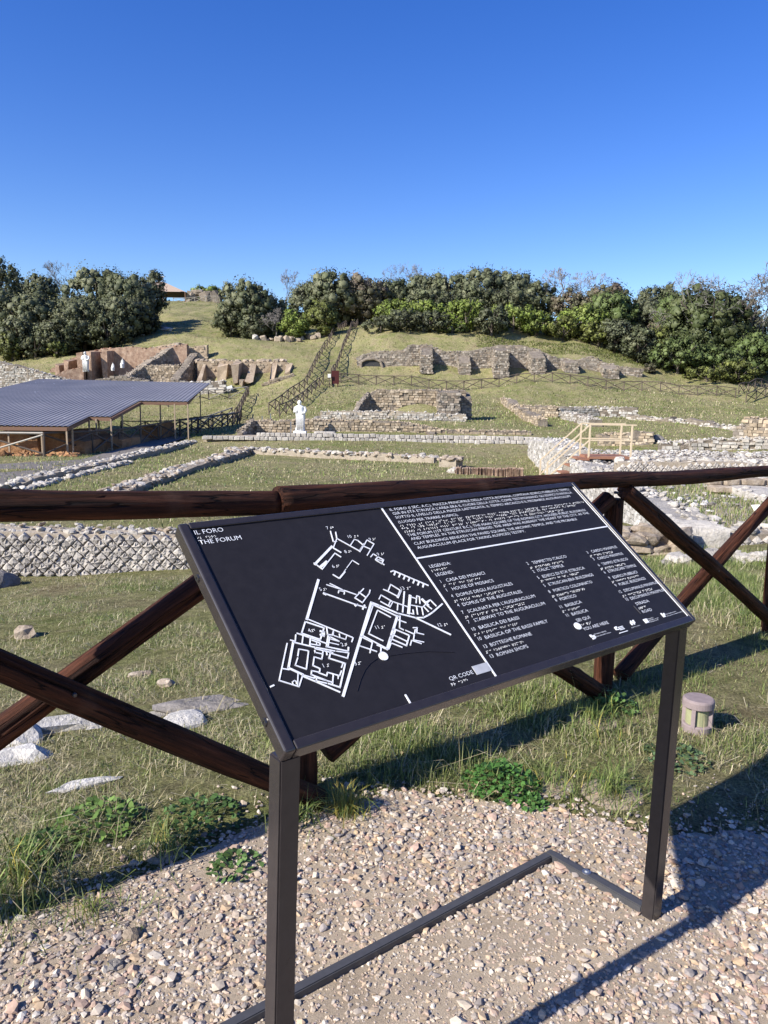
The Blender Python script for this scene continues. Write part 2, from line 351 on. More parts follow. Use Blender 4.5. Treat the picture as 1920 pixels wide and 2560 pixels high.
_A[:_n, _n] = 1; _A[:_n, _n + 1:] = CP[:, :2] / CS; _A[_n:, :_n] = _A[:_n, _n:].T
_w = np.linalg.solve(_A, np.concatenate([CP[:, 2], [0, 0, 0]]))
def gz(X, Y, rough=True):
    X = np.atleast_1d(np.asarray(X, float)); Y = np.atleast_1d(np.asarray(Y, float)); sh = X.shape; x = X.ravel(); y = Y.ravel()
    P = np.stack([np.clip(x, -110, 110), np.clip(y, 10, 230)], 1)
    out = np.empty(len(x))
    for i in range(0, len(x), 20000):
        q = P[i:i + 20000]; out[i:i + 20000] = _k(q, CP) @ _w[:_n] + _w[_n] + (q / CS) @ _w[_n + 1:]
    d = (x - FR[0]) * FN[0] + (y - FR[1]) * FN[1]
    nz = -0.13 * np.maximum(d - 0.25, 0); nz = -1.3 + np.logaddexp(0, (nz + 1.3) * 6) / 6
    nz = np.minimum(nz, 0) * np.clip((d + .3) / .6, 0, 1)
    t = np.clip((y - 14) / 8, 0, 1); t = t * t * (3 - 2 * t); z = nz * (1 - t) + out * t
    if rough:
        a = np.clip((d - 0.3) / 4, 0, 1); far = np.clip((y - 60) / 20, 0, 1)
        z = z + a * 0.05 * fbm(x * 0.9, y * 0.9, 3) + far * 0.9 * fbm(x * 0.12, y * 0.16, 9) + far * 0.25 * fbm(x * 0.6, y * 0.7, 11)
    return z.reshape(sh)
def g1(X, Y): return float(gz(X, Y)[0])
ys = np.concatenate([np.linspace(-30, 0, 8)[:-1], np.arange(0, 6, .12), np.arange(6, 16, .25), np.arange(16, 56, .9), np.arange(56, 130, .7), np.geomspace(130, 900, 26)])
u = np.linspace(-1, 1, 190); xs = np.sinh(u * 5.2) / np.sinh(5.2) * 420
xs = np.unique(np.concatenate([xs, np.arange(-42, 46, 0.8)]))
GX, GY = np.meshgrid(xs, ys); GZ = gz(GX, GY)
nr, nc = GX.shape; i = np.arange(nr - 1)[:, None] * nc; j = np.arange(nc - 1)[None]
GF = np.stack([i + j, i + j + 1, i + nc + j + 1, i + nc + j], -1).reshape(-1, 4)
ground = obj('ground', np.stack([GX, GY, GZ], -1), GF, M['ground'], smooth=True); tag(ground, kind='structure')
# sign lettering, panel millimetres: kind, text, x, y, width
TXT=[
('T', 'IL FORO', 29, 524, 66),
('B', 'IL FORO', 31, 511, 45),
('T', 'THE FORUM', 29, 495, 97),
('T', 'IL FORO (I SEC. A.C.), PIAZZA PRINCIPALE DELLA CITTÀ ROMANA, OSPITAVA EDIFICI PUBBLICI E TEMPLI.', 554, 527, 703),
('T', "GIÀ IN ETÀ ETRUSCA L'AREA ERA IL CUORE DELLA CITTÀ, COME TESTIMONIANO GLI EDIFICI D'ARGILLA", 555, 513, 699),
('T', 'SOTTO IL LIVELLO DELLA PIAZZA LASTRICATA, IL TEMPIO ARCAICO E IL PROBABILE AUGURACULUM', 555, 499, 678),
('T', '(LUOGO PER TRARRE AUSPICI).', 554, 483, 204),
('B', 'IL FORO (I SEC. A.C.), PIAZZA PRINCIPALE DELLA CITTÀ ROMANA, OSPITAVA EDIFICI PUBBLICI E TEMPLI.', 554, 471, 720),
('B', "GIÀ IN ETÀ ETRUSCA L'AREA ERA IL CUORE DELLA CITTÀ, COME TESTIMONIANO GLI EDIFICI D'ARGILLA", 554, 462, 679),
('B', 'SOTTO IL LIVELLO DELLA PIAZZA LASTRICATA, IL TEMPIO ARCAICO E IL PROBABILE AUGURACULUM', 555, 451, 605),
('T', 'THE FORUM (1ST CENTURY B.C.), THE MAIN SQUARE OF THE ROMAN CITY, HOUSED PUBLIC BUILDINGS', 555, 437, 692),
('T', 'AND TEMPLES. IN THE ETRUSCAN PERIOD, THE AREA WAS ALREADY THE HEART OF THE CITY, AS THE', 557, 424, 692),
('T', 'CLAY BUILDINGS BENEATH THE PAVED SQUARE, THE ARCHAIC TEMPLE, AND THE PROBABLE', 557, 408, 621),
('T', 'AUGURACULUM (PLACE FOR TAKING AUSPICES) TESTIFY.', 558, 394, 385),
('T', 'LEGENDA:', 556, 332, 67),
('B', 'LEGENDA', 556, 320, 55),
('T', 'LEGEND:', 557, 305, 57),
('T', '1', 558, 284, 5),
('T', 'CASA DEI MOSAICI', 576, 284, 128),
('B', '1 CASA DEI MOSAICI', 559, 272, 124),
('T', '1', 558, 257, 5),
('T', 'HOUSE OF MOSAICS', 576, 257, 138),
('T', '4', 560, 238, 7),
('T', 'DOMUS DEGLI AUGUSTALES', 576, 237, 189),
('B', '4 DOMUS DEGLI AUGUSTALES', 560, 224, 166),
('T', '4', 559, 210, 7),
('T', 'DOMUS OF THE AUGUSTALES', 575, 209, 201),
('T', '7', 558, 189, 7),
('T', "SCALINATA PER L'AUGURACULUM", 576, 188, 230),
('B', "7 SCALINATA PER L'AUGURACULUM", 559, 176, 203),
('T', '7', 556, 161, 6),
('T', 'STAIRWAY TO THE AUGURACULUM', 576, 161, 243),
('T', '10', 554, 140, 13),
('T', 'BASILICA DEI BASSI', 576, 140, 132),
('B', '10 BASILICA DEI BASSI', 551, 127, 145),
('T', '10', 553, 113, 13),
('T', 'BASILICA OF THE BASSI FAMILY', 574, 112, 212),
('T', '13', 554, 91, 12),
('T', 'BOTTEGHE ROMANE', 574, 91, 136),
('B', '13 BOTTEGHE ROMANE', 551, 78, 124),
('T', '13', 553, 64, 13),
('T', 'ROMAN SHOPS', 573, 63, 101),
('T', '2', 861, 287, 8),
('T', 'TEMPIETTO ITALICO', 881, 286, 137),
('B', '2 TEMPIETTO ITALICO', 862, 273, 134),
('T', '2', 860, 259, 8),
('T', 'ITALIC TEMPLE', 878, 259, 103),
('T', '5', 860, 238, 8),
('T', "EDIFICI DI ETA' ETRUSCA", 879, 238, 170),
('B', "5 EDIFICI DI ETA' ETRUSCA", 863, 227, 159),
('T', '5', 860, 211, 8),
('T', 'ETRUSCAN-ERA BUILDINGS', 879, 211, 181),
('T', '8', 860, 190, 8),
('T', 'PORTICO COLONNATO', 879, 190, 156),
('B', '8 PORTICO COLONNATO', 861, 176, 132),
('T', '8', 860, 162, 7),
('T', 'PORTICO', 878, 161, 63),
('T', '11', 858, 140, 11),
('T', 'BASILICA', 879, 140, 63),
('B', '11 BASILICA', 856, 127, 73),
('T', '11', 857, 113, 12),
('T', 'BASILICA', 878, 112, 62),
('T', 'SEI QUI', 877, 92, 51),
('B', 'SEI QUI', 878, 78, 45),
('T', 'YOU ARE HERE', 877, 64, 99),
('T', '3', 1106, 285, 7),
('T', 'CARDO MAXIMUS', 1126, 285, 116),
('B', '3 CARDO MAXIMUS', 1108, 272, 105),
('T', '3', 1108, 259, 8),
('T', 'CARDO MAXIMUS', 1127, 258, 116),
('T', '6', 1108, 237, 8),
('T', 'TEMPIO ETRUSCO', 1125, 237, 119),
('B', '6 TEMPIO ETRUSCO', 1107, 224, 114),
('T', '6', 1107, 210, 8),
('T', 'ETRUSCAN TEMPLE', 1126, 210, 128),
('T', '9', 1107, 189, 8),
('T', 'EDIFICI PUBBLICI', 1125, 188, 110),
('B', '9 EDIFICI PUBBLICI', 1108, 176, 125),
('T', '9', 1107, 162, 8),
('T', 'PUBLIC BUILDINGS', 1125, 162, 121),
('T', '12', 1102, 140, 14),
('T', 'DECUMANUS MAXIMUS', 1124, 140, 155),
('B', '12 DECUMANUS MAXIMUS', 1103, 126, 138),
('T', '12', 1103, 113, 14),
('T', 'DECUMANUS MAXIMUS', 1123, 112, 155),
('T', 'STRADA', 1125, 92, 59),
('B', 'STRADA', 1125, 79, 36),
('T', 'ROAD', 1125, 65, 42),
('T', 'Direzione regionale', 899, 46, 48),
('T', 'Musei nazionali Toscana', 898, 39, 60),
('T', 'Finanziato', 1122, 44, 25),
('T', "dall'Unione europea", 1122, 39, 43),
('T', 'NextGenerationEU', 1121, 34, 38),
('T', 'Italiadomani', 1204, 42, 47),
('T', 'PIANO NAZIONALE DI RIPRESA E RESILIENZA', 1202, 36, 76),
('T', 'MINISTERO DELLA CULTURA', 1039, 34, 37),
('T', 'QR CODE', 415, 41, 68),
('B', 'QR CODE', 413, 29, 49),
('T', '7', 345, 493, 8),
('B', '7', 356, 494, 13),
('T', '10', 387, 458, 14),
('B', '10', 405, 458, 13),
('T', '9', 439, 441, 8),
('B', '9', 450, 442, 13),
('T', '8', 354, 415, 8),
('B', '8', 365, 416, 12),
('T', '9', 435, 393, 8),
('B', '9', 447, 394, 13),
('T', '6', 301, 379, 8),
('B', '6', 312, 380, 12),
('T', '5', 239, 324, 7),
('B', '5', 249, 324, 11),
('T', '13', 439, 286, 14),
('B', '13', 456, 285, 13),
('T', '11', 317, 201, 13),
('B', '11', 332, 200, 11),
('T', '12', 473, 171, 14),
('B', '12', 490, 170, 13),
('T', '4', 163, 229, 7),
('B', '4', 171, 229, 10),
('T', '2', 217, 180, 7),
('B', '2', 226, 180, 10),
('T', '3', 223, 131, 7),
('B', '3', 232, 131, 10),
('T', '1', 155, 144, 6),
('B', '1', 164, 144, 10)]
STR=[(4,[(351,486),(342,454),(350,453)]),(4,[(363,481),(356,462),(395,415),(414,432),(408,447),(400,452),(380,436)]),(4,[(356,462),(334,438)]),(7,[(395,415),(417,433)]),(4,[(433,445),(445,430),(408,400)]),(4,[(433,445),(413,428),(427,416)]),(9,[(330,440),(264,398)]),(4,[(263,401),(274,381),(328,420),(337,407)]),(10,[(275,389),(294,399)]),(5,[(331,437),(344,420)]),(4,[(415,394),(426,401),(431,394)]),(5,[(423,384),(433,390),(443,379),(432,369),(423,381)]),(4,[(428,382),(437,377)]),(4,[(428,375),(436,365)]),(3,[(336,374),(361,392),(371,378)]),(3,[(324,365),(331,370)]),(6,[(324,363),(303,349)]),(4,[(292,361),(301,349)]),(5,[(443,342),(451,343),(517,285)]),(6,[(452,338),(446,332)]),(6,[(462,330),(455,324)]),(6,[(471,322),(464,316)]),(6,[(480,314),(473,308)]),(6,[(489,306),(482,300)]),(6,[(498,298),(491,292)]),(6,[(507,290),(501,284)]),(9,[(249,353),(175,262)]),(4,[(175,262),(253,194),(245,186)]),(4,[(263,337),(295,315),(318,298)]),(3,[(272,339),(295,315)]),(4,[(279,311),(283,316),(295,311),(291,305)]),(5,[(246,316),(305,271),(323,260)]),(9,[(245,316),(247,314)]),(6,[(314,258),(323,266)]),(7,[(302,270),(307,271)]),(4,[(345,309),(311,290),(322,274),(352,294),(359,302)]),(4,[(329,302),(338,286)]),(4,[(394,297),(402,290),(420,307),(436,285),(419,271),(402,290)]),(8,[(418,270),(435,285)]),(4,[(368,275),(379,284),(397,261),(426,240)]),(4,[(368,267),(383,249),(396,259)]),(4,[(381,253),(391,262)]),(4,[(406,251),(396,237)]),(5,[(443,280),(406,229)]),(10,[(451,266),(419,223)]),(4,[(450,264),(463,255)]),(4,[(455,245),(469,263),(474,259),(464,241)]),(4,[(437,242),(464,230),(494,243)]),(4,[(450,235),(440,215)]),(4,[(435,228),(430,217),(422,222)]),(4,[(462,230),(453,210)]),(9,[(477,250),(482,233)]),(4,[(485,242),(497,245),(502,226)]),(4,[(469,229),(472,216)]),(4,[(479,232),(485,221)]),(9,[(164,76),(343,269)]),(6,[(344,270),(358,258),(392,228),(429,207),(489,146)]),(6,[(429,207),(449,203),(464,206),(481,211),(521,227)]),(4,[(344,262),(277,194),(315,150)]),(5,[(344,264),(386,221)]),(9,[(386,221),(355,190),(341,176),(315,150)]),(4,[(368,223),(347,247),(293,195),(316,171)]),(4,[(393,220),(374,192),(380,185)]),(4,[(381,213),(397,201)]),(5,[(358,193),(386,168),(364,146),(337,171)]),(4,[(347,180),(373,154)]),(4,[(319,149),(332,161),(351,145)]),(8,[(334,167),(358,187)]),(4,[(385,182),(400,168),(389,155),(410,144)]),(4,[(408,184),(417,182),(408,170),(422,162)]),(4,[(402,170),(409,178),(413,178)]),(4,[(374,145),(384,155),(402,142)]),(4,[(271,193),(290,173),(271,151)]),(4,[(258,171),(287,150)]),(4,[(297,164),(314,148)]),(4,[(297,148),(304,158)]),(5,[(168,256),(147,231),(179,207),(201,232),(168,256)]),(7,[(186,218),(191,214),(196,222),(190,226)]),(4,[(207,231),(201,215),(210,211),(218,220)]),(3,[(218,220),(212,210),(234,194),(240,201)]),(3,[(227,210),(224,201)]),(4,[(138,233),(159,217),(188,195)]),(4,[(133,230),(124,214)]),(4,[(117,221),(125,216)]),(4,[(147,224),(137,208)]),(4,[(159,214),(151,200)]),(4,[(161,210),(175,199),(171,194),(154,202)]),(3,[(170,204),(165,198)]),(5,[(200,211),(184,188),(225,166),(230,174)]),(4,[(203,209),(188,188)]),(4,[(203,209),(217,194)]),(3,[(200,204),(217,193)]),(3,[(196,195),(212,186)]),(7,[(120,215),(84,162),(105,141)]),(5,[(120,215),(160,192),(196,174)]),(4,[(106,215),(54,141),(86,118),(105,140)]),(3,[(97,145),(85,122)]),(4,[(73,163),(83,158)]),(4,[(124,197),(142,188),(118,150),(100,164),(112,178)]),(4,[(115,183),(124,197)]),(3,[(77,126),(78,131),(83,133),(86,130),(84,125)]),(4,[(155,185),(154,181),(167,174),(173,181)]),(4,[(147,172),(160,163),(168,174)]),(4,[(147,172),(135,154),(146,144),(141,136)]),(4,[(179,178),(176,170)]),(4,[(158,189),(190,171)]),(5,[(187,174),(176,161),(204,141),(166,94),(147,108)]),(4,[(201,172),(224,162),(215,151),(185,171)]),(4,[(198,141),(192,135)]),(4,[(141,136),(127,144),(122,136),(146,116)]),(4,[(140,135),(152,125),(157,132),(178,118),(187,127)]),(4,[(166,123),(155,106)]),(3,[(176,120),(172,113)]),(4,[(129,127),(126,120),(143,110)]),(4,[(126,129),(157,108)]),(4,[(105,140),(124,127)]),(5,[(104,137),(124,119),(160,85)]),(2,[(310,133),(351,129),(406,120),(470,102)]),(2,[(279,134),(257,127),(238,116),(218,99),(197,77)]),(5,[(33,133),(39,134)]),(6,[(294,39),(294,22)])]
# ------------------------------------------------------------------ gravel path
EDGE = np.array([onz(x, y, 0)[:2] for x, y in [(-900, 2520), (-200, 2380), (0, 2330), (200, 2250), (420, 2170), (640, 2075), (800, 2045), (1000, 1975), (1250, 1985), (1450, 2050), (1650, 2065), (1920, 2085), (2400, 2140), (3200, 2250)]])
def edge_y(x):
    return np.interp(x, EDGE[:, 0], EDGE[:, 1])
ex_ = np.linspace(-5, 9, 260); ey_ = edge_y(ex_) + 0.10 * fbm(ex_ * 3, ex_ * 0 + 4, 5) + 0.05 * fbm(ex_ * 14, ex_ * 0, 6)
PV = np.concatenate([np.stack([ex_, ey_, np.full_like(ex_, 0.004)], 1), np.stack([ex_, np.full_like(ex_, -8), np.full_like(ex_, 0.004)], 1)])
k = np.arange(259); PF = np.stack([k + 260, k + 261, k + 1, k], 1)
path = obj('gravel_path', PV, PF, M['gravelbed']); tag(path, kind='structure')

def scatter_lumps(P, R, rng, flat=(0.55, 0.9), base=ICOV, tri=ICOF):
    n = len(P); k = len(base)
    V = base[None] * (1 + rng.uniform(-0.45, 0.35, (n, k, 1)))
    V = V * np.stack([rng.uniform(.75, 1.3, n), rng.uniform(.7, 1.1, n), rng.uniform(*flat, n)], 1)[:, None]
    th = rng.uniform(0, 6.283, n); tl = rng.normal(0, .35, n)
    c, s_ = np.cos(tl)[:, None], np.sin(tl)[:, None]
    y, z = V[..., 1] * c - V[..., 2] * s_, V[..., 1] * s_ + V[..., 2] * c
    c, s_ = np.cos(th)[:, None], np.sin(th)[:, None]
    V = np.stack([V[..., 0] * c - y * s_, V[..., 0] * s_ + y * c, z], -1) * np.asarray(R)[:, None, None] + P[:, None]
    F = (tri[None] + (np.arange(n) * k)[:, None, None]).reshape(-1, 3)
    return V.reshape(-1, 3), F
GC = np.array([(.47, .38, .29), (.39, .3, .235), (.5, .42, .33), (.31, .265, .23), (.41, .29, .225), (.54, .48, .4), (.35, .24, .18), (.44, .375, .31), (.26, .23, .22), (.49, .355, .225)])
n = 118000; rng = np.random.default_rng(3)
X = rng.uniform(-3.2, 4.6, n * 2); Y = rng.uniform(0.6, 3.1, n * 2)
e = edge_y(X) + 0.10 * fbm(X * 3, X * 0 + 4, 5)
side = np.clip((np.abs(X - 0.02) - (0.56 * Y + 0.12)) / 0.25, 0, 1) * .7 + .6 * (Y < .95)
keep = (np.abs(X - 0.02) < 0.56 * Y + 1.3) & (rng.random(n * 2) > side) & ((Y < e) | (rng.random(n * 2) < 0.5 * np.exp(-(Y - e) / 0.12)))
keep &= rng.random(n * 2) < np.clip(1.5 / Y, 0.25, 1)
fine = np.clip(fbm(X * 1.3, Y * 1.3, 21) * 1.5 + 0.3 + .5 * np.exp(-((X - .55) / .5) ** 2 - ((Y - 1.85) / .45) ** 2), 0, 1)
keep &= rng.random(n * 2) > 0.2 * fine
X, Y, fine = X[keep], Y[keep], fine[keep]
R = rng.lognormal(math.log(0.0057), 0.48, len(X)) * (1 - 0.45 * fine * (rng.random(len(X)) < .85)); R = np.clip(R, 0.003, 0.0165)
P = np.stack([X, Y, R * rng.uniform(0.05, 0.5, len(X)) + 0.003], 1)
V, F = scatter_lumps(P, R, rng, (0.35, 0.65))
cc = GC[rng.integers(0, len(GC), len(X))] * rng.uniform(0.72, 1.22, (len(X), 1)); sand = np.array((.52, .43, .33)); cc = cc * (1 - .35 * fine[:, None]) + sand * .35 * fine[:, None]
g = obj('gravel', V, F, M['gravel'], col=np.repeat(cc, 12, 0)); tag(g, 'loose pinkish beige gravel covering the path under the sign', 'gravel', kind='stuff')

# ------------------------------------------------------------------ grass
def blades(P, H, W, lean, colr, rng, curl=1.0):
    n = len(P); th = rng.uniform(0, 6.283, n); d = np.stack([np.cos(th), np.sin(th), 0 * th], 1); s_ = np.stack([-np.sin(th), np.cos(th), 0 * th], 1)
    up = np.array([0, 0, 1.0])
    l = lean[:, None]; H_ = H[:, None]; W_ = W[:, None]
    m = P + d * l * H_ * 0.3 * curl + up * H_ * 0.55; t = P + d * l * H_ * 1.0 + up * H_ * np.clip(1 - 0.4 * l, .15, 1)
    V = np.stack([P - s_ * W_, P + s_ * W_, m + s_ * W_ * .75, m - s_ * W_ * .75, t], 1)
    b = np.arange(n)[:, None] * 5
    F4 = b + np.array([[0, 1, 2, 3]]); F3 = b + np.array([[3, 2, 4]])
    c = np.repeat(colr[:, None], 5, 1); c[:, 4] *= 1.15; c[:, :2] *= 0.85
    return V.reshape(-1, 3), [F4, F3], c.reshape(-1, 3)
GREEN = np.array([(.14, .185, .045), (.2, .245, .07), (.09, .14, .035), (.24, .275, .1), (.29, .3, .125)])
DRY = np.array([(.44, .37, .22), (.36, .31, .17), (.52, .45, .3), (.3, .28, .14), (.24, .25, .11)])
rng = np.random.default_rng(11)
def near_zone(X, Y):
    d = (X - FR[0]) * FN[0] + (Y - FR[1]) * FN[1]; return d
def make_grass(n, y0, y1, wid, seed, hs, ws):
    rng = np.random.default_rng(seed)
    Y = y0 * (y1 / y0) ** rng.random(n) if y0 > 0 else rng.uniform(y0, y1, n)
    X = rng.uniform(-1, 1, n) * (wid * Y + 1.5)
    return X, Y, rng
# near turf
X, Y, rng = make_grass(1050000, 1.3, 13, 0.57, 5, 0, 0)
e = edge_y(X) + 0.12 * fbm(X * 3, X * 0 + 4, 5); d = near_zone(X, Y)
past = Y - e
patch = fbm(X * 1.6, Y * 1.6, 31); patch2 = fbm(X * 0.5, Y * 0.5, 37)
clump = np.clip(fbm(X * 6, Y * 6, 61, 2) * 3, 0, 1); lush = np.clip(1 - np.abs(d + 0.25) / 0.75, 0, 1) + np.clip((X - 1.0) / 0.8, 0, .95) * (d < 2.6)
dens = np.clip(past / 0.3 + .12 + patch * .5, 0, 1) * np.clip(0.52 + patch * 2.1 + lush * 0.4, 0.05, 1)
dens = np.where(past < 0, 0.10 * (patch > .12) * np.exp(past / .12), dens)
wallgap = ~((Y > 10.15) & (Y < 11.2) & (X < 1.5))
pod = ~((X > 3.9 - 0) & (Y > 8.7))
side = np.clip((np.abs(X) - (0.57 * Y + 0.15)) / 0.3, 0, 1)
keep = (rng.random(len(X)) < dens * (1 - .6 * side)) & wallgap & pod
X, Y, lush, patch, patch2, d, clump = X[keep], Y[keep], lush[keep], patch[keep], patch2[keep], d[keep], clump[keep]
n = len(X); H = rng.lognormal(math.log(0.0125), .5, n) * (1 + 1.7 * np.clip(lush, 0, 1) * np.clip(.5 + patch * 2, 0.1, 1)) * (1 + .05 * Y); H = np.clip(H * (1 + .7 * clump * np.clip(lush + .15, 0, 1)), .008, .15)
W = rng.uniform(.0007, .0014, n) * (1 + .2 * Y); lean = np.abs(rng.normal(.55, .45, n))
green = np.clip(0.3 + 0.5 * lush + patch * 1.0 + patch2 * .6 + .45 * clump, 0.05, .92); isg = rng.random(n) < green
cc = np.where(isg[:, None], GREEN[rng.integers(0, 5, n)], DRY[rng.integers(0, 5, n)]) * rng.uniform(.7, 1.25, (n, 1))
lean = np.where(isg, lean, lean * 2.4); H = np.where(isg, H, H * 1.6)
curved = (rng.random(n) < .16) & (Y < 6); lean = np.clip(lean, 0, 2.4); Pg = np.stack([X, Y, gz(X, Y) - .003], 1)
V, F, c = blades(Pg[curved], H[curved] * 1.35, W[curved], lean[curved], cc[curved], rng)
def slivers(P, H, W, lean, col, rng):
    n = len(P); th = rng.uniform(0, 6.283, n); d = np.stack([np.cos(th), np.sin(th), 0 * th], 1); s_ = np.stack([-np.sin(th), np.cos(th), 0 * th], 1)
    t = P + d * (lean * H)[:, None] + np.array([0, 0, 1.0]) * (H * np.clip(1 - .4 * lean, .12, 1))[:, None]
    return np.stack([P - s_ * W[:, None], P + s_ * W[:, None], t], 1).reshape(-1, 3), np.arange(n * 3).reshape(-1, 3), np.repeat(col, 3, 0)
q = ~curved; V2, F2, c2 = slivers(Pg[q], H[q], W[q] * 1.15, lean[q], cc[q], rng)
F = [F[0], np.concatenate([F[1], F2 + len(V)])]; V = np.concatenate([V, V2]); c = np.concatenate([c, c2])
o = obj('turf', V, F, M['blade'], col=c); tag(o, 'short green and straw coloured turf around the wooden fence', 'grass', kind='stuff')
# field grass
n = 85000; rng = np.random.default_rng(8); Y = 12.5 * (80 / 12.5) ** (rng.random(n) ** 0.85); X = rng.uniform(-1, 1, n) * (.58 * Y + 1.2)
patch = fbm(X * .25, Y * .25, 41) + .5 * fbm(X, Y, 43)
keep = (rng.random(n) < np.clip(.75 + patch, .15, 1)) & ~((X > 3.9) & (X < 13) & (Y < 24) & (X > 3.2 + (Y - 10) * .11)); X, Y, patch = X[keep], Y[keep], patch[keep]; n = len(X)
H = rng.lognormal(math.log(.05), .4, n) * (1 + .02 * Y); W = .005 * (1 + .09 * Y) * rng.uniform(.6, 1.2, n)
isg = rng.random(n) < np.clip(.36 + patch * .9, .08, .85)
cc = np.where(isg[:, None], GREEN[rng.integers(0, 5, n)] * 1.25, DRY[rng.integers(0, 5, n)] * 1.05) * rng.uniform(.75, 1.2, (n, 1))
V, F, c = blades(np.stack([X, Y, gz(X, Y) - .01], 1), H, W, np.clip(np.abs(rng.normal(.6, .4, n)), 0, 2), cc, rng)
n = 110000; Yh = rng.uniform(58, 150, n); Xh = rng.uniform(-.56, .56, n) * Yh; ph = fbm(Xh * .18, Yh * .18, 51) + .6 * fbm(Xh * .8, Yh * .8, 53); kp = rng.random(n) < np.clip(.6 + ph * 1.6, .05, 1); Xh, Yh, ph = Xh[kp], Yh[kp], ph[kp]; n = len(Xh)
isg = rng.random(n) < np.clip(.3 + ph * .7, .05, .8); ch = np.where(isg[:, None], GREEN[rng.integers(0, 5, n)], DRY[rng.integers(0, 5, n)] * .9) * rng.uniform(.7, 1.2, (n, 1))
V2, F2, c2 = slivers(np.stack([Xh, Yh, gz(Xh, Yh) - .02], 1), rng.lognormal(math.log(.16), .4, n), np.full(n, .045), np.abs(rng.normal(.8, .5, n)), ch, rng)
F = [F[0], np.concatenate([F[1], F2 + len(V)])]; V = np.concatenate([V, V2]); c = np.concatenate([c, c2])
o = obj('field_grass', V, F, M['blade'], col=c); tag(o, 'mown olive grass of the forum field and terraces', 'grass', kind='stuff')
# tufts and leafy weeds that stand out one by one
def tuft(x, y, n, h, w, label, yellow=0.0, wide=.05, seed=0):
    rng = np.random.default_rng(seed + 100); p = onz(x, y, 0); z = g1(p[0], p[1]); p = np.array([p[0], p[1], z])
    r = np.abs(rng.normal(0, wide, n)); th = rng.uniform(0, 6.283, n)
    P = p + np.stack([r * np.cos(th), r * np.sin(th), 0 * r - .004], 1)
    c = GREEN[rng.integers(0, 4, n)] * rng.uniform(.7, 1.3, (n, 1)); yl = rng.random(n) < yellow; c[yl] = np.array((.36, .3, .07)) * rng.uniform(.7, 1.3, (yl.sum(), 1))
    V, F, cc = blades(P, h * rng.uniform(.45, 1.15, n), np.full(n, w), np.abs(rng.normal(.7, .5, n)), c, rng, 1.4)
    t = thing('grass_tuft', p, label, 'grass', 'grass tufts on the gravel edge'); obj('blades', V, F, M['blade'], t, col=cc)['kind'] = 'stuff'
    ch = np.array([p + [0, 0, -.01], p + [0, 0, .012]]); V2, F2 = lathe([(0.001, .012), (wide * .8, .004), (wide * 1.3, -.006)], 10, p); obj('root_crown', V2, F2, M['gravelbed'], t)
tuft(865, 2035, 260, .13, .0017, 'yellow tinged upright grass tuft right of the left sign leg', .4, .04, 1)
tuft(735, 2060, 130, .15, .0018, 'long bluish grass tuft leaning out beside the left sign leg', .05, .05, 2)
tuft(1530, 1985, 320, .12, .0018, 'long dark grass tuft spilling onto gravel left of the right sign leg', .03, .12, 3)
tuft(1370, 1960, 200, .09, .0017, 'soft green grass tuft between the leafy clover and right sign leg', .1, .10, 4)
tuft(230, 2280, 160, .08, .0016, 'fine grass tuft at the far left edge of the gravel', .15, .08, 5)
tuft(410, 2130, 160, .12, .0018, 'grass tuft with curved blades left of the left sign leg', .1, .07, 6)
tuft(60, 2200, 110, .16, .003, 'coarse tall grass in the rail shadow at left picture edge', .1, .07, 7)
tuft(1480, 1800, 260, .13, .0022, 'green grass tuft at the foot of the right fence post', .08, .12, 8)
def leafy(x, y, n, rad, leaf, label, name, colr, seed, upr=.35):
    rng = np.random.default_rng(seed); p = onz(x, y, 0); p[2] = g1(p[0], p[1]); r = rad * np.sqrt(rng.random(n)); th = rng.uniform(0, 6.283, n)
    h = upr * rad * (1.1 - (r / rad) ** 2) * rng.uniform(.3, 1.1, n) + .008
    C = p + np.stack([r * np.cos(th), r * np.sin(th), h], 1)
    a = rng.uniform(0, 6.283, n); tl = rng.normal(0, .5, n); L = leaf * rng.uniform(.6, 1.3, n)
    d = np.stack([np.cos(a) * np.cos(tl), np.sin(a) * np.cos(tl), np.sin(tl)], 1); s_ = np.stack([-np.sin(a), np.cos(a), rng.normal(0, .3, n)], 1)
    lv = np.array([(-.5, 0), (-.1, .32), (.3, .36), (.5, 0), (.3, -.36), (-.1, -.32)])
    V = C[:, None] + L[:, None, None] * (lv[None, :, :1] * d[:, None] + lv[None, :, 1:] * s_[:, None])
    F = (np.arange(n) * 6)[:, None] + np.arange(6)[None]
    c = np.array(colr) * rng.uniform(.6, 1.4, (n, 1)); t = thing(name, p, label, 'plant', 'leafy weeds at the gravel edge')
    obj('leaves', V.reshape(-1, 3), F, M['leaf'], t, col=np.repeat(c, 6, 0))['kind'] = 'stuff'
    parts = []
    for q in C[rng.choice(n, min(n, 40), False)]:
        parts.append(tube([p + (q - p) * [.3, .3, 0], q], .0012, 3, False))
    V, F = merge(parts); obj('stems', V, F, M['leaf'], t, col=np.full((len(V), 3), (.1, .14, .04)))
leafy(1255, 1965, 620, .155, .019, 'dense dark green clover clump below the sign, right of centre', 'clover_plant', (.07, .16, .035), 1, .45)
leafy(1330, 2015, 120, .06, .017, 'small outlying clover sprig at the lower right of the large clump', 'clover_plant', (.08, .17, .04), 2)
leafy(590, 2170, 90, .09, .022, 'broad leaved weed on the gravel left of the left sign leg', 'broadleaf_weed', (.1, .17, .05), 3, .3)
leafy(250, 2060, 260, .15, .024, 'bright broad leaved weeds in sun left of the rail shadow', 'broadleaf_weed', (.13, .21, .05), 4, .4)
leafy(1530, 1770, 160, .12, .026, 'glossy weed growing around the right fence post foot', 'broadleaf_weed', (.1, .18, .05), 5, .55)
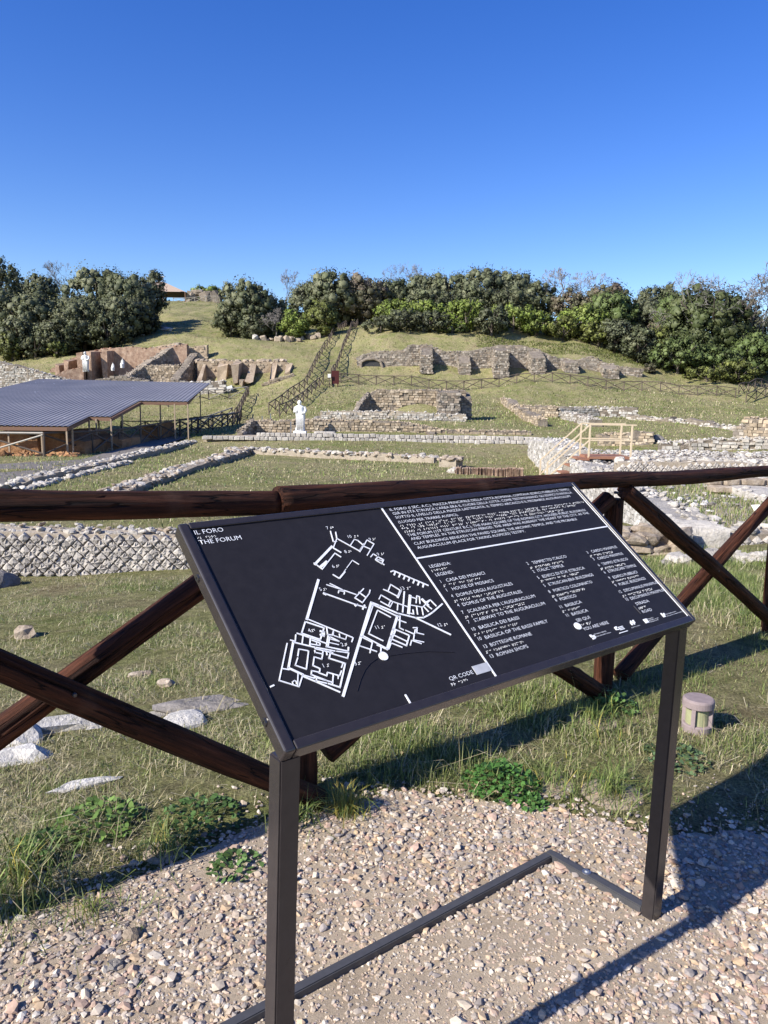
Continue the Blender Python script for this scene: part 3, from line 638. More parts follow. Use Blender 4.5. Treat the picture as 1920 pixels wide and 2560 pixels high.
leafy(1690, 1900, 160, .14, .02, 'low bluish leafed weed in front of the ground lamp', 'broadleaf_weed', (.09, .14, .06), 6, .3)
leafy(500, 2050, 220, .15, .02, 'weeds in the rail shadow just left of the left sign leg', 'broadleaf_weed', (.07, .13, .035), 7, .35)
leafy(100, 2130, 170, .11, .025, 'weed rosette lying in the rail shadow near left picture edge', 'broadleaf_weed', (.08, .14, .04), 8, .35)

# ------------------------------------------------------------------ information sign
PR = np.array([[0.7933, -0.4882, 0.3636], [0.6087, 0.6249, -0.489], [0.0116, 0.6092, 0.7929]])
U_, _s, Vt_ = np.linalg.svd(PR); PR = U_ @ Vt_
PT = np.array([-0.1643, 1.2353, 0.8872]); PW, PH = 1.3, 0.558
PM = Matrix([[*PR[r], PT[r]] for r in range(3)] + [[0, 0, 0, 1]])
def pp(x, y, n=0.0): return PT + PR @ np.array([x, y, n])
sign = thing('information_sign', (*onz(1200, 2300, 0)[:2], 0), 'black tilted map panel on two dark metal legs with raised white lettering', 'sign')
def bevel_boxes(name, boxes, m, parent, bev=0.003, mw=None):
    bm = bmesh.new()
    for (x0, x1, y0, y1, z0, z1) in boxes:
        vs = [bm.verts.new(v) for v in [(x0, y0, z0), (x1, y0, z0), (x1, y1, z0), (x0, y1, z0), (x0, y0, z1), (x1, y0, z1), (x1, y1, z1), (x0, y1, z1)]]
        for f in BOXF: bm.faces.new([vs[i] for i in f])
    if bev: bmesh.ops.bevel(bm, geom=list(bm.edges), offset=bev, segments=4, affect='EDGES', profile=0.5)
    me = bpy.data.meshes.new(name); bm.to_mesh(me); bm.free(); me.materials.append(m)
    me.polygons.foreach_set('use_smooth', np.zeros(len(me.polygons), bool))
    return link(me, name, parent, mw)
LL, LTp, LR_, LB = .024, .018, .014, .020
bevel_boxes('frame_bar', [(0, LL, 0, PH, -.036, 0)], M['frame'], sign, .0055, PM)
bevel_boxes('frame_bar', [(PW - LR_, PW, 0, PH, -.036, 0)], M['frame'], sign, .0055, PM)
bevel_boxes('frame_bar', [(LL, PW - LR_, PH - LTp, PH, -.036, -.0004)], M['frame'], sign, .003, PM)
bevel_boxes('frame_bar', [(LL, PW - LR_, 0, LB, -.036, -.0004)], M['frame'], sign, .003, PM)
bevel_boxes('face_plate', [(LL + .0005, PW - LR_ - .0005, LB + .0005, PH - LTp - .0005, -.012, -.005)], M['face'], sign, 0, PM)
bevel_boxes('back_plate', [(LL + .001, PW - LR_ - .001, LB + .001, PH - LTp - .001, -.034, -.030)], M['frame'], sign, 0, PM)
NF = -.005
def flat(name, V2, F, m, h=.0012, parent=None):
    """extrude a flat outline on the face into a raised shape, panel metres"""
    V2 = np.asarray(V2, float); n = len(V2)
    V = np.array([pp(x, y, NF + h) for x, y in V2]); return V
STROKE_H = .0013
def stroke(pts, w):
    P = np.array(pts, float) / 1000; w = w / 1000; parts = []
    for a, b in zip(P[:-1], P[1:]):
        t = b - a; L = np.linalg.norm(t)
        if L < 1e-5: continue
        t /= L; s_ = np.array([-t[1], t[0]]) * w / 2; a2 = a - t * w / 2; b2 = b + t * w / 2
        q = [a2 - s_, b2 - s_, b2 + s_, a2 + s_]
        V = np.array([pp(x, y, NF - .0002) for x, y in q] + [pp(x, y, NF + STROKE_H) for x, y in q]); parts.append((V, BOXF))
    return merge(parts)
def disc(x, y, r, n=20):
    th = np.arange(n) / n * 6.283; V = np.array([pp(x + r * math.cos(t), y + r * math.sin(t), NF + z) for z in (-.0002, .0018) for t in th])
    k = np.arange(n); return V, [np.stack([k, (k + 1) % n, (k + 1) % n + n, k + n], 1), (np.arange(n) + n)[None]]
for w, pts in STR:
    V, F = stroke(pts, w * (.62 if w > 2 else .4)); obj('map_line', V, F, M['frame'] if w <= 2 else M['white'], sign)
V, F = disc(.2961, .1356, .0105); obj('map_dot', V, F, M['white'], sign)
V, F = disc(.8679, .0813, .0105); obj('legend_dot', V, F, M['white'], sign)
for a, b, w in (((534, 540), (534, 22), 4.2), ((536, 367), (1280, 367), 4.2), ((1281, 540), (1283, 22), 2.0)):
    V, F = stroke([a, b], w); obj('divider_line', V, F, M['white'], sign)
V, F = stroke([(1113, 93), (1115, 66)], 1.2); obj('road_sample_line', V, F, M['basebar'], sign)
V, F = stroke([(500, 47), (522, 47)], 22); obj('blank_label', V, F, M['qr'], sign)
BR = dict(zip('ABCDEFGHIJKLMNOPQRSTUVWXYZ', ['1', '12', '14', '145', '15', '124', '1245', '125', '24', '245', '13', '123', '134', '1345', '135', '1234', '12345', '1235', '234', '2345', '136', '1236', '2456', '1346', '13456', '1356']))
BR.update({'À': '12356', "'": '3', '.': '256', ',': '2', '(': '236', ')': '356', ':': '25', '-': '36', '#': '3456'})
BR.update(dict(zip('1234567890', [BR[c] for c in 'ABCDEFGHIJ'])))
def braille(s_, x, y, width):
    t = ''
    for w in s_.split(' '): t += (('#' + w) if w[:1].isdigit() else w) + ' '
    pitch = max(width / max(len(t) - 1, 1), 4.6); t = t[:int(width / pitch) + 1]; parts = []
    for i, ch in enumerate(t):
        for dnum in BR.get(ch, ''):
            d_ = int(dnum) - 1; cx = x + i * pitch + (d_ // 3) * 2.3; cy = y + 5.2 - (d_ % 3) * 2.4
            r = .95; ring = [(cx + r * math.cos(a), cy + r * math.sin(a)) for a in np.arange(6) / 6 * 6.283]
            V = np.array([pp(a / 1000, b / 1000, NF - .0001) for a, b in ring] + [pp(a / 1000 * .0 + (cx + (a - cx) * .6) / 1000, (cy + (b - cy) * .6) / 1000, NF + .0009) for a, b in ring])
            k = np.arange(6); parts.append((V, [np.stack([k, (k + 1) % 6, (k + 1) % 6 + 6, k + 6], 1), (k + 6)[None]]))
    return merge(parts) if parts else None
dg = None
for kind, s_, x, y, w in TXT:
    if kind == 'B':
        r = braille(s_, x, y, w)
        if r: obj('braille_line', r[0], r[1], M['white'], sign)
        continue
    cu = bpy.data.curves.new('t', 'FONT'); cu.body = s_; cu.size = 1.0; cu.resolution_u = 2; cu.offset = -0.006
    to = bpy.data.objects.new('t', cu); COL.objects.link(to); bpy.context.view_layer.update()
    me = bpy.data.meshes.new_from_object(to.evaluated_get(bpy.context.evaluated_depsgraph_get())); bpy.data.objects.remove(to); bpy.data.curves.remove(cu)
    co = np.empty(len(me.vertices) * 3, np.float32); me.vertices.foreach_get('co', co); co = co.reshape(-1, 3)
    if not len(co): continue
    low = s_ != s_.upper() or s_.startswith(('MINISTERO', 'PIANO'))
    cap = 3.6 if low else (12.5 if y > 490 and x < 200 else (8.6 if y > 390 and x > 540 else 9.2))
    if s_.startswith(('MINISTERO', 'PIANO')): cap = 2.6
    xs_ = w / max(1e-6, np.ptp(co[:, 0])) if len(s_) > 2 else cap / .7; co[:, 0] = (co[:, 0] - co[:, 0].min()) * xs_ + x; co[:, 1] = co[:, 1] / 0.7 * cap + y
    Vw = np.array([pp(a / 1000, b / 1000, NF + .0012) for a, b, _ in co]).astype(np.float32)
    me.vertices.foreach_set('co', Vw.ravel()); me.materials.clear(); me.materials.append(M['white']); me.update(); me.name = 'lettering'
    link(me, 'lettering', sign)
# small emblems along the bottom edge
def emblem(rects):
    parts = []
    for cx, cy, w, h in rects:
        q = [(cx - w / 2, cy - h / 2), (cx + w / 2, cy - h / 2), (cx + w / 2, cy + h / 2), (cx - w / 2, cy + h / 2)]
        parts.append((np.array([pp(a / 1000, b / 1000, NF - .0002) for a, b in q] + [pp(a / 1000, b / 1000, NF + .0012) for a, b in q]), BOXF))
    V, F = merge(parts); obj('emblem', V, F, M['white'], sign)
emblem([(886, 46, 7, 8), (894, 42, 8, 9), (889, 38, 10, 5)]); emblem([(985, 46, 5, 9), (990, 49, 6, 5), (992, 42, 8, 3), (1006, 47, 18, 2.2), (1006, 43, 16, 2.2), (1006, 39, 18, 2.2), (1002, 31, 34, 2)])
emblem([(1052 + i * 5, 46 + (i % 2) * 4 - 2 + j * 5, 4.4, 4.4) for i in range(4) for j in range(2)]); emblem([(1112, 42, 15, 13)]); emblem([(1190, 44, 5, 14), (1195, 42, 6, 10), (1200, 46, 4, 6)])
# legs, base
HX = PR[:, 0] * [1, 1, 0]; HX /= np.linalg.norm(HX); HY = np.array([-HX[1], HX[0], 0])
def leg(top, foot, w=.042):
    M3, L = frame(foot, top, HY); c = (np.asarray(top) + foot) / 2
    # side axis along HX, depth along HY
    A = np.stack([HX, HY, (np.asarray(top) - foot) / L], 1)
    bm = bmesh.new(); vs = [bm.verts.new(v) for v in (BOXV * [w, w, L]) @ A.T + c]
    for f in BOXF: bm.faces.new([vs[i] for i in f])
    bmesh.ops.bevel(bm, geom=list(bm.edges), offset=.003, segments=2, affect='EDGES'); me = bpy.data.meshes.new('leg'); bm.to_mesh(me); bm.free(); me.materials.append(M['frame'])
    return link(me, 'leg', sign)
topR = pp(PW - .004, 0.0, -.030) - HX * .024 + HY * .024; footR = onz(1626, 2292, 0); footR[2] = -.03
topL = pp(.001, 0.0, -.030) + HX * .021 + HY * .0225
lean = (footR - topR) / (topR[2] - footR[2]); footL = topL + lean * (topL[2] + .03); footL[2] = -.03
leg(topR, footR); leg(topL, footL)
bw = .03
rearR = onz(1378, 2138, 0.015); dep = rearR - footR; dep[2] = 0
rearL = footL + dep
def bar(a, b):
    a = np.array(a, float); b = np.array(b, float); a[2] = b[2] = .008
    M3, L = frame(a, b); bm = bmesh.new(); vs = [bm.verts.new(v) for v in (BOXV * [bw, .036, L]) @ M3.T + (a + b) / 2]
    for f in BOXF: bm.faces.new([vs[i] for i in f])
    bmesh.ops.bevel(bm, geom=list(bm.edges), offset=.003, segments=2, affect='EDGES'); me = bpy.data.meshes.new('base_bar'); bm.to_mesh(me); bm.free(); me.materials.append(M['basebar'])
    return link(me, 'base_bar', sign)
du = dep / np.linalg.norm(dep); b0 = bar(footR + du * .022, rearR + du * bw / 2); bar(rearR - HX * bw / 2, rearL + HX * bw / 2); bar(footL + du * .022, rearL + du * bw / 2)
q = footR + dep * .62; V, F = lathe([(.0001, .036), (.006, .036), (.008, .031), (.014, .030), (.014, .0265)], 14, (q[0], q[1], -.002)); obj('base_bolt', V, F, M['zinc'], sign, smooth=False)
for yy in (.42, .075):
    c = pp(-.0005, yy, -.019); th = np.arange(14) / 14 * 6.283; V = []
    for r, o_ in ((.0085, 0), (.0075, .003), (.003, .003), (.0025, .001)):
        V += [c - PR[:, 0] * o_ + r * (math.cos(t) * PR[:, 1] + math.sin(t) * PR[:, 2]) for t in th]
    k = np.arange(14); F = np.concatenate([np.stack([k + i * 14, (k + 1) % 14 + i * 14, (k + 1) % 14 + i * 14 + 14, k + i * 14 + 14], 1) for i in range(3)])
    obj('screw', np.array(V), [F, (k + 42)[None]], M['screw'], sign)

# ------------------------------------------------------------------ near log fence
def plane_pt(x, y, off=0.0):
    """point seen at x, y on the vertical plane of the fence, moved off towards the path"""
    d = ray(x, y); n_ = FN; t = ((FR - n_ * off - EYEP) @ n_) / (d @ n_); return EYEP + d * t
def log_mesh(L, ra, rb, seed, bend=.0, cuts=(0.0, 0.0)):
    rng = np.random.default_rng(seed); n, m = 40, max(24, int(L * 26)); z = np.linspace(0, L, m); th = np.arange(n) / n * 2 * np.pi
    Z, T = np.meshgrid(z, th, indexing='ij'); r = ra + (rb - ra) * Z / L
    r = r * (1 + .10 * noise2(Z * 3.1 + seed * 7, np.cos(T) * .8 + 3, seed) + .10 * noise2(Z * 2.1 + 5, np.sin(T) * .9 + seed, seed + 1) + .07 * noise2(Z * 8, np.cos(T + 1) * 1.5 + seed, seed + 2) + .035 * noise2(Z * 2, T * 6, seed + 3))
    for q in range(5):
        t0 = rng.uniform(0, 6.283); zc = rng.uniform(0, L); ln = rng.uniform(.25, .9); w = rng.uniform(.06, .11)
        da = (T - t0 - .25 * np.sin(Z * 3 + q) + np.pi) % (2 * np.pi) - np.pi
        r = r - ra * .24 * np.exp(-(da / w) ** 2) * np.exp(-((Z - zc) / ln) ** 4)
    for q in range(max(1, int(L * 1.6))):   # knots
        t0 = rng.uniform(0, 6.283); zc = rng.uniform(0, L); da = (T - t0 + np.pi) % (2 * np.pi) - np.pi
        r = r + ra * .12 * np.exp(-(da / .35) ** 2 - ((Z - zc) / (ra * .6)) ** 2)
    bx = bend * np.sin(Z / L * np.pi) + .012 * noise2(Z * 1.4 + seed, Z * 0, seed + 9); by = .02 * noise2(Z * 1.2 + seed, Z * 0 + 3, seed + 8)
    V = np.stack([r * np.cos(T) + bx, r * np.sin(T) + by, Z], -1).reshape(-1, 3)
    i = np.arange(m - 1)[:, None] * n; j = np.arange(n)[None]; k = (j + 1) % n; F = np.stack([i + j, i + k, i + n + k, i + n + j], -1).reshape(-1, 4)
    c0 = np.arange(n)[::-1][None]; c1 = (np.arange(n) + (m - 1) * n)[None]
    return mesh('log', V, [F, np.concatenate([c0, c1])], M['log'], smooth=True)
nf = thing('log_fence', FL, 'dark red brown stained log fence with crossed braces behind the sign', 'fence')
def log(name, a, b, ra, rb, seed, bend=0.0):
    M3, L = frame(a, b); me = log_mesh(L, ra, rb, seed, bend); me.name = name
    mw = Matrix([[M3[r, 0], M3[r, 1], M3[r, 2], a[r]] for r in range(3)] + [[0, 0, 0, 1]]); return link(me, name, nf, mw)
def ext(a, b, ta, tb):
    d = b - a; return a - d * ta, b + d * tb
a, b = ext(plane_pt(0, 1258, .02), plane_pt(700, 1251, .02), .55, .0); log('rail', a, b, .052, .040, 1, .012)
p0, p1, p2 = plane_pt(692, 1247, .02), plane_pt(1500, 1213, .02), plane_pt(1920, 1179, .02)
a, b = ext(p0, p2, 0, .45); log('rail', a, b, .047, .031, 2, .0)
pt = plane_pt(1541, 1236); log('post', FR + [0, 0, -.25], np.array([FR[0], FR[1], 1.005]), .048, .045, 4)
log('post', FL + [0, 0, -.25], np.array([FL[0], FL[1], 1.09]), .048, .045, 5)
FR2 = FR + FDIR * 1.75; FL2 = FL - FDIR * 1.75
log('post', FR2 + [0, 0, -.45], np.array([FR2[0], FR2[1], .99]), .048, .045, 6); log('post', FL2 + [0, 0, -.25], np.array([FL2[0], FL2[1], 1.0]), .048, .045, 7)
a, b = ext(plane_pt(0, 1664, .095), plane_pt(797, 1999, .095), .55, 0); log('brace', a, b, .043, .042, 8)
a, b = ext(plane_pt(185, 1693, .012), plane_pt(498, 1465, .012), .8, .75); log('brace', a, b, .044, .040, 9)
a, b = plane_pt(1560, 1228, .03), plane_pt(1915, 1541, .06); a, b = ext(a, b, 0, .35); log('brace', a, b, .042, .042, 10, .02)
a, b = plane_pt(1552, 1690, -.01), plane_pt(1920, 1267, -.01); a, b = ext(a, b, 0, .12); log('brace', a, b, .042, .038, 11, -.02)
a, b = plane_pt(1522, 1248, .0), plane_pt(815, 1885, .0); log('brace', a, b, .042, .042, 12)
a, b = plane_pt(790, 1300, .085), plane_pt(1566, 1776, .085); log('brace', a, b, .042, .044, 13)

for x, y in ((187, 1738), (1797, 1427), (1545, 1232)):
    c = plane_pt(x, y, .138 if x < 500 else (.1 if x > 1700 else .05)); V, F = tube([c + FN * .02, c, c - FN * .004], [.007, .007, .005], 8); obj('bolt', V, F, M['screw'], nf)
# ------------------------------------------------------------------ ground lamp
lp = onz(1741, 1824, 0); lp[2] = g1(lp[0], lp[1]) - .01
lamp = thing('bollard_light', lp, 'low round mauve concrete ground lamp in the grass behind the right leg', 'lamp')
V, F = lathe([(.0001, .165), (.062, .165), (.068, .160), (.070, .155), (.070, .128), (.066, .124), (.0001, .124)], 36, lp); obj('cap', V, F, M['lampbody'], lamp)
V, F = lathe([(.0001, .126), (.052, .126), (.052, .04), (.0001, .04)], 28, lp); obj('glass', V, F, M['lampglass'], lamp)
V, F = lathe([(.0001, .045), (.060, .045), (.066, .040), (.066, -.06), (.0001, -.06)], 36, lp); obj('base', V, F, M['lampbody'], lamp)
for k in range(4):
    a = .9 + k * math.pi / 2; c = lp + np.array([.056 * math.cos(a), .056 * math.sin(a), .082]); V = (BOXV * [.022, .018, .09]); R_ = np.array([[math.cos(a), -math.sin(a), 0], [math.sin(a), math.cos(a), 0], [0, 0, 1]]); obj('mullion', V @ R_.T + c, BOXF, M['lampbody'], lamp)

# ------------------------------------------------------------------ loose stones in the near grass
def boulder(x, y, w, h, m, label, seed, name='stone', flatten=.5, group='stones lying in the near grass', yaw=None, cat='stone', Yd=None):
    """w, h: half width and half depth in metres; sits where the view line x,y meets the ground"""
    rng = np.random.default_rng(seed)
    if Yd is None:
        lo, hi = 1.2, 60.0
        for _ in range(50):
            mid = (lo + hi) / 2; p = atY(x, y, mid)
            if p[2] > g1(p[0], p[1]): lo = mid
            else: hi = mid
        Yd = lo
    p = atY(x, y, Yd); z = g1(p[0], p[1])
    V = ICO2V * (1 + rng.uniform(-.2, .2, (42, 1))) * [w, h, min(w, h) * flatten]
    V = V + .12 * min(w, h) * rng.normal(0, 1, V.shape) * .5
    a = rng.uniform(0, 6.28) if yaw is None else yaw; R_ = np.array([[math.cos(a), -math.sin(a), 0], [math.sin(a), math.cos(a), 0], [0, 0, 1]])
    V = V @ R_.T + [p[0], p[1], z + min(w, h) * flatten * .25]
    o = obj(name, V, ICO2F, m); 
    # origin at the stone itself
    c = np.array([p[0], p[1], z]); o.data.transform(Matrix.Translation(-Vector(c))); o.location = c
    tag(o, label, cat, group); return o
boulder(150, 1822, .30, .075, M['limestone'], 'long white limestone slab half sunk in grass below the crossed logs', 1, flatten=.75, yaw=.35)
boulder(55, 1852, .14, .10, M['limestone'], 'rounded white stone at left edge under the crossed logs', 2)
boulder(40, 1900, .16, .09, M['limestone'], 'lowest flat white stone at the left picture edge', 3, flatten=.4, yaw=.3)
boulder(215, 1965, .13, .035, M['limestone'], 'thin white stone sliver in grass above the rail shadow', 4, flatten=.6, yaw=.5)
boulder(460, 1810, .13, .10, M['limestone'], 'pale rounded rock left of the sign beside the flat grey slab', 5, flatten=.4)
boulder(505, 1770, .26, .11, M['greystone'], 'flat dark grey stone slab just left of the sign', 6, flatten=.3, yaw=.15)
boulder(400, 1788, .12, .035, M['whitestone'], 'thin pale splinter of stone left of the grey slab', 7, flatten=.5, yaw=.4)
boulder(250, 1808, .10, .06, M['limestone'], 'small white stone behind the lower crossed log', 8, flatten=.4)
boulder(65, 1592, .13, .09, M['fieldstone'], 'squarish tan rock in the grass above the crossed logs', 9, flatten=.8)
boulder(415, 1715, .05, .04, M['fieldstone'], 'small upright brown stone above the flat grey slab', 10, flatten=.9)
boulder(350, 1688, .08, .04, M['fieldstone'], 'small flat tan stone right of the crossed logs', 11, flatten=.5)
boulder(5, 1465, .22, .18, M['greystone'], 'dark grey rock at left picture edge below the diamond wall', 12, flatten=.9)
boulder(330, 2345, .026, .03, M['fieldstone'], 'rounded tan pebble on the gravel edge, largest at left', 13, flatten=.8)
boulder(355, 2318, .02, .014, M['fieldstone'], 'smaller brown pebble behind the rounded tan pebble', 14, flatten=.8)
boulder(440, 2285, .028, .014, M['plaster'], 'thin pale stone flake standing at the gravel edge', 15, flatten=.9)
boulder(285, 2420, .026, .02, M['greystone'], 'grey angular pebble in the lower left gravel', 16, flatten=.7)
boulder(120, 2140, .03, .022, M['fieldstone'], 'brown pebble at the left end of the rail shadow', 17, flatten=.7)
boulder(1385, 1935, .03, .02, M['brick'], 'reddish stone fragment in grass below the sign', 18, flatten=.5)
boulder(820, 2440, .035, .02, M['fieldstone'], 'flat tan stone on the gravel left of the base bar', 19, flatten=.6) if False else None
# ------------------------------------------------------------------ masonry helpers
PAL = {'grey': np.array([(.26, .225, .18), (.33, .29, .24), (.2, .17, .14), (.38, .33, .27), (.29, .235, .18)]), 'pale': np.array([(.44, .41, .36), (.5, .47, .42), (.38, .34, .29), (.47, .42, .35)]),
       'tan': np.array([(.37, .29, .2), (.43, .35, .25), (.3, .24, .17), (.46, .38, .28)]), 'brick': np.array([(.3, .17, .11), (.36, .21, .14), (.24, .13, .09), (.38, .26, .18)]), 'white': np.array([(.47, .44, .4), (.53, .5, .46), (.38, .355, .32)])}
def lerp_list(tops, s):
    return np.interp(s, [a for a, _ in tops], [b for _, b in tops])
def wall_body(p0, p1, tops, thick, base=None, seed=0, rough=.08, step=.45):
    """upright slab: face p0->p1, body behind it (left of the direction), tops = [(fraction, z)]"""
    p0 = np.asarray(p0, float)[:2]; p1 = np.asarray(p1, float)[:2]; L = np.linalg.norm(p1 - p0); t = (p1 - p0) / L; nb = np.array([-t[1], t[0]])
    m = max(3, int(L / step) + 1); s = np.linspace(0, 1, m); zt = lerp_list(tops, s) + rough * 1.6 * fbm(s * L * 1.1, s * 0 + seed, seed)
    V = []; k = 5; dl = np.linspace(0, thick, 3)
    zb = gz(p0[0] + (p1[0] - p0[0]) * s, p0[1] + (p1[1] - p0[1]) * s) - .4 if base is None else np.full(m, base)
    zt = np.maximum(zt, zb + .05)
    for i_ in range(m):
        c = p0 + t * L * s[i_]; h = zt[i_] - zb[i_]
        prof = [(0, 0), (0, .35), (0, .7), (0, 1), (.33, 1.02), (.7, 1.01), (1, .98), (1, 0)]
        for a, b in prof:
            V.append([*(c + nb * a * thick), zb[i_] + b * h])
    V = np.array(V); q = 8; jn = rough * (noise2(V[:, 0] * 2.3, V[:, 2] * 2.3 + V[:, 1], seed) * [1][0]); V[:, :2] -= nb * jn[:, None]; 
    i = np.arange(m - 1)[:, None] * q; j = np.arange(q)[None]; kk = (j + 1) % q
    F = np.stack([i + j, i + q + j, i + q + kk, i + kk], -1).reshape(-1, 4)
    caps = np.stack([np.arange(q), (np.arange(q)[::-1] + (m - 1) * q)])
    return V, [F, caps]
def course_blocks(p0, p1, tops, row, lw, seed, base=None, dep=.2, proud=.05, cover=1.0, zmin=None):
    """list of (centre, length, depth, height, yaw) laid in courses over the face p0->p1"""
    rng = np.random.default_rng(seed); p0 = np.asarray(p0, float)[:2]; p1 = np.asarray(p1, float)[:2]; L = np.linalg.norm(p1 - p0); t = (p1 - p0) / L; n_ = np.array([t[1], -t[0]])
    zlo = (min(g1(*p0), g1(*p1)) if base is None else base) - .05; ztop = max(b for _, b in tops); out = []; z = zlo; yaw = math.atan2(t[1], t[0])
    while z < ztop:
        h = row * rng.uniform(.8, 1.2); x = -rng.uniform(0, lw[1])
        while x < L:
            l = rng.uniform(*lw); s = (x + l / 2) / L
            if 0 <= s <= 1 and rng.random() < cover:
                c = p0 + t * (x + l / 2)
                if z + h * .7 < lerp_list(tops, s) + rng.normal(0, row * .25) and (base is not None or z + h > g1(*c) - .05):
                    out.append((np.array([*(c + n_ * (rng.uniform(0, proud) - dep / 2 + .03)), z + h / 2]), l * .93, dep, h * .9, yaw + rng.normal(0, .05)))
            x += l
        z += h
    return out
def join_blocks(bl, pal, seed, jit=.09):
    rng = np.random.default_rng(seed); n = len(bl); V = np.repeat(BOXV[None], n, 0) * (1 - .12 * rng.random((n, 8, 1))) + rng.normal(0, jit * .6, (n, 8, 3))
    S_ = np.array([(b[1], b[2], b[3]) for b in bl]); yw = np.array([b[4] for b in bl]); V = V * S_[:, None]
    c, s_ = np.cos(yw)[:, None], np.sin(yw)[:, None]; V = np.stack([V[..., 0] * c - V[..., 1] * s_, V[..., 0] * s_ + V[..., 1] * c, V[..., 2]], -1) + np.array([b[0] for b in bl])[:, None]
    F = (BOXF[None] + (np.arange(n) * 8)[:, None, None]).reshape(-1, 4); col = PAL[pal][rng.integers(0, len(PAL[pal]), n)] * rng.uniform(.7, 1.25, (n, 1))
    return V.reshape(-1, 3), F, np.repeat(col, 8, 0)
CB = [mesh('stone', *chamfer_box(.3, .045), M['fieldstone']) for _ in range(7)]
CBW = [mesh('block', *chamfer_box(.2, .03), M['whitestone']) for _ in range(6)]
LUMP = [mesh('stone', np.sign(ICO2V) * np.abs(ICO2V) ** .75 * (1 + np.random.default_rng(60 + k).uniform(-.22, .18, (42, 1))) * .5, ICO2F, M['whitestone']) for k in range(6)]
LUMPF = [mesh('stone', np.sign(ICO2V) * np.abs(ICO2V) ** .75 * (1 + np.random.default_rng(80 + k).uniform(-.22, .18, (42, 1))) * .5, ICO2F, M['fieldstone']) for k in range(6)]
def place(me, name, parent, c, size, yaw=0, tilt=0, roll=0):
    mw = Matrix.Translation(Vector([float(x) for x in c])) @ Matrix.Rotation(yaw, 4, 'Z') @ Matrix.Rotation(tilt, 4, 'X') @ Matrix.Rotation(roll, 4, 'Y') @ Matrix.Diagonal((*[float(s) for s in size], 1))
    return link(me, name, parent, mw)
def wall_part(root, p0, p1, tops, thick, pal, body='core', row=.24, lw=(.22, .5), seed=0, base=None, name='wall', rough=.08, cover=.9, dep=.22, ends=False, proud=.06, top_lumps=True):
    V, F = wall_body(p0, p1, tops, thick, base, seed, rough); w = obj(name, V, F, M[body], root)
    bl = course_blocks(p0, p1, tops, row, lw, seed + 1, base, dep, proud, cover)
    if ends:      # clad the two end faces as well
        a = np.asarray(p0, float)[:2]; b = np.asarray(p1, float)[:2]; t = (b - a) / np.linalg.norm(b - a); nb = np.array([-t[1], t[0]]) * thick
        bl += course_blocks(a + nb, a, [(0, tops[0][1]), (1, tops[0][1])], row, lw, seed + 2, base, dep, proud, cover); bl += course_blocks(b, b + nb, [(0, tops[-1][1]), (1, tops[-1][1])], row, lw, seed + 3, base, dep, proud, cover)
    if bl:
        V, F, c = join_blocks(bl, pal, seed); o = sub('masonry_stones', mesh('masonry_stones', V, F, M['masonry'], c), w); o['kind'] = 'stuff'
    if top_lumps:
        rng = np.random.default_rng(seed + 5); a = np.asarray(p0, float)[:2]; b = np.asarray(p1, float)[:2]; L = np.linalg.norm(b - a); t = (b - a) / L; nb = np.array([-t[1], t[0]]); n = int(L * thick / (row * row) * .9) + 3
        s = rng.random(n); q = rng.random(n); P = np.concatenate([a + t * (s * L)[:, None] + nb * (q * thick)[:, None], (lerp_list(tops, s) + rng.normal(0, .04, n))[:, None]], 1)
        V, F = scatter_lumps(P, rng.uniform(.3, .7, n) * row, rng, (.4, .7)); c = PAL[pal][rng.integers(0, len(PAL[pal]), n)] * rng.uniform(.8, 1.25, (n, 1)); o = sub('rubble_top', mesh('rubble_top', V, F, M['masonry'], np.repeat(c, 12, 0)), w); o['kind'] = 'stuff'
    return w
def Z(px_, py_, Y): return atY(px_, py_, Y)[2]
def XY(px_, Y, py_=1000): return atY(px_, py_, Y)[:2]
def buttress(root, px_, Y, dep, ztop, zfront, wid, pal, seed, body='core', row=.24):
    """a wall standing out towards the viewer, its top sloping from ztop at the back to zfront at the front"""
    x = XY(px_, Y)[0]; zb = g1(x, Y - dep / 2) - .4
    L = x - wid / 2; R_ = x + wid / 2; yf, yb = Y - dep, Y + .3
    V = np.array([(L, yf, zb), (R_, yf, zb), (R_, yb, zb), (L, yb, zb), (L, yf, zfront), (R_, yf, zfront), (R_, yb, ztop), (L, yb, ztop)]); V = V + (np.random.default_rng(seed).normal(0, .09, V.shape) if body in ('brick', 'plaster') else 0); w = obj('buttress', V, BOXF, M[body], root)
    if body in ('brick', 'plaster'): return
    bl = course_blocks((L, yf), (R_, yf), [(0, zfront), (1, zfront)], row, (.2, .45), seed, zb, .2, .05, .95)
    bl += course_blocks((L, yb), (L, yf), [(0, ztop), (1, zfront)], row, (.2, .45), seed + 1, zb, .2, .05, .95); bl += course_blocks((R_, yf), (R_, yb), [(0, zfront), (1, ztop)], row, (.2, .45), seed + 2, zb, .2, .05, .95)
    if bl:
        V, F, c = join_blocks(bl, pal, seed); o = sub('masonry_stones', mesh('masonry_stones', V, F, M['masonry'], c), w); o['kind'] = 'stuff'

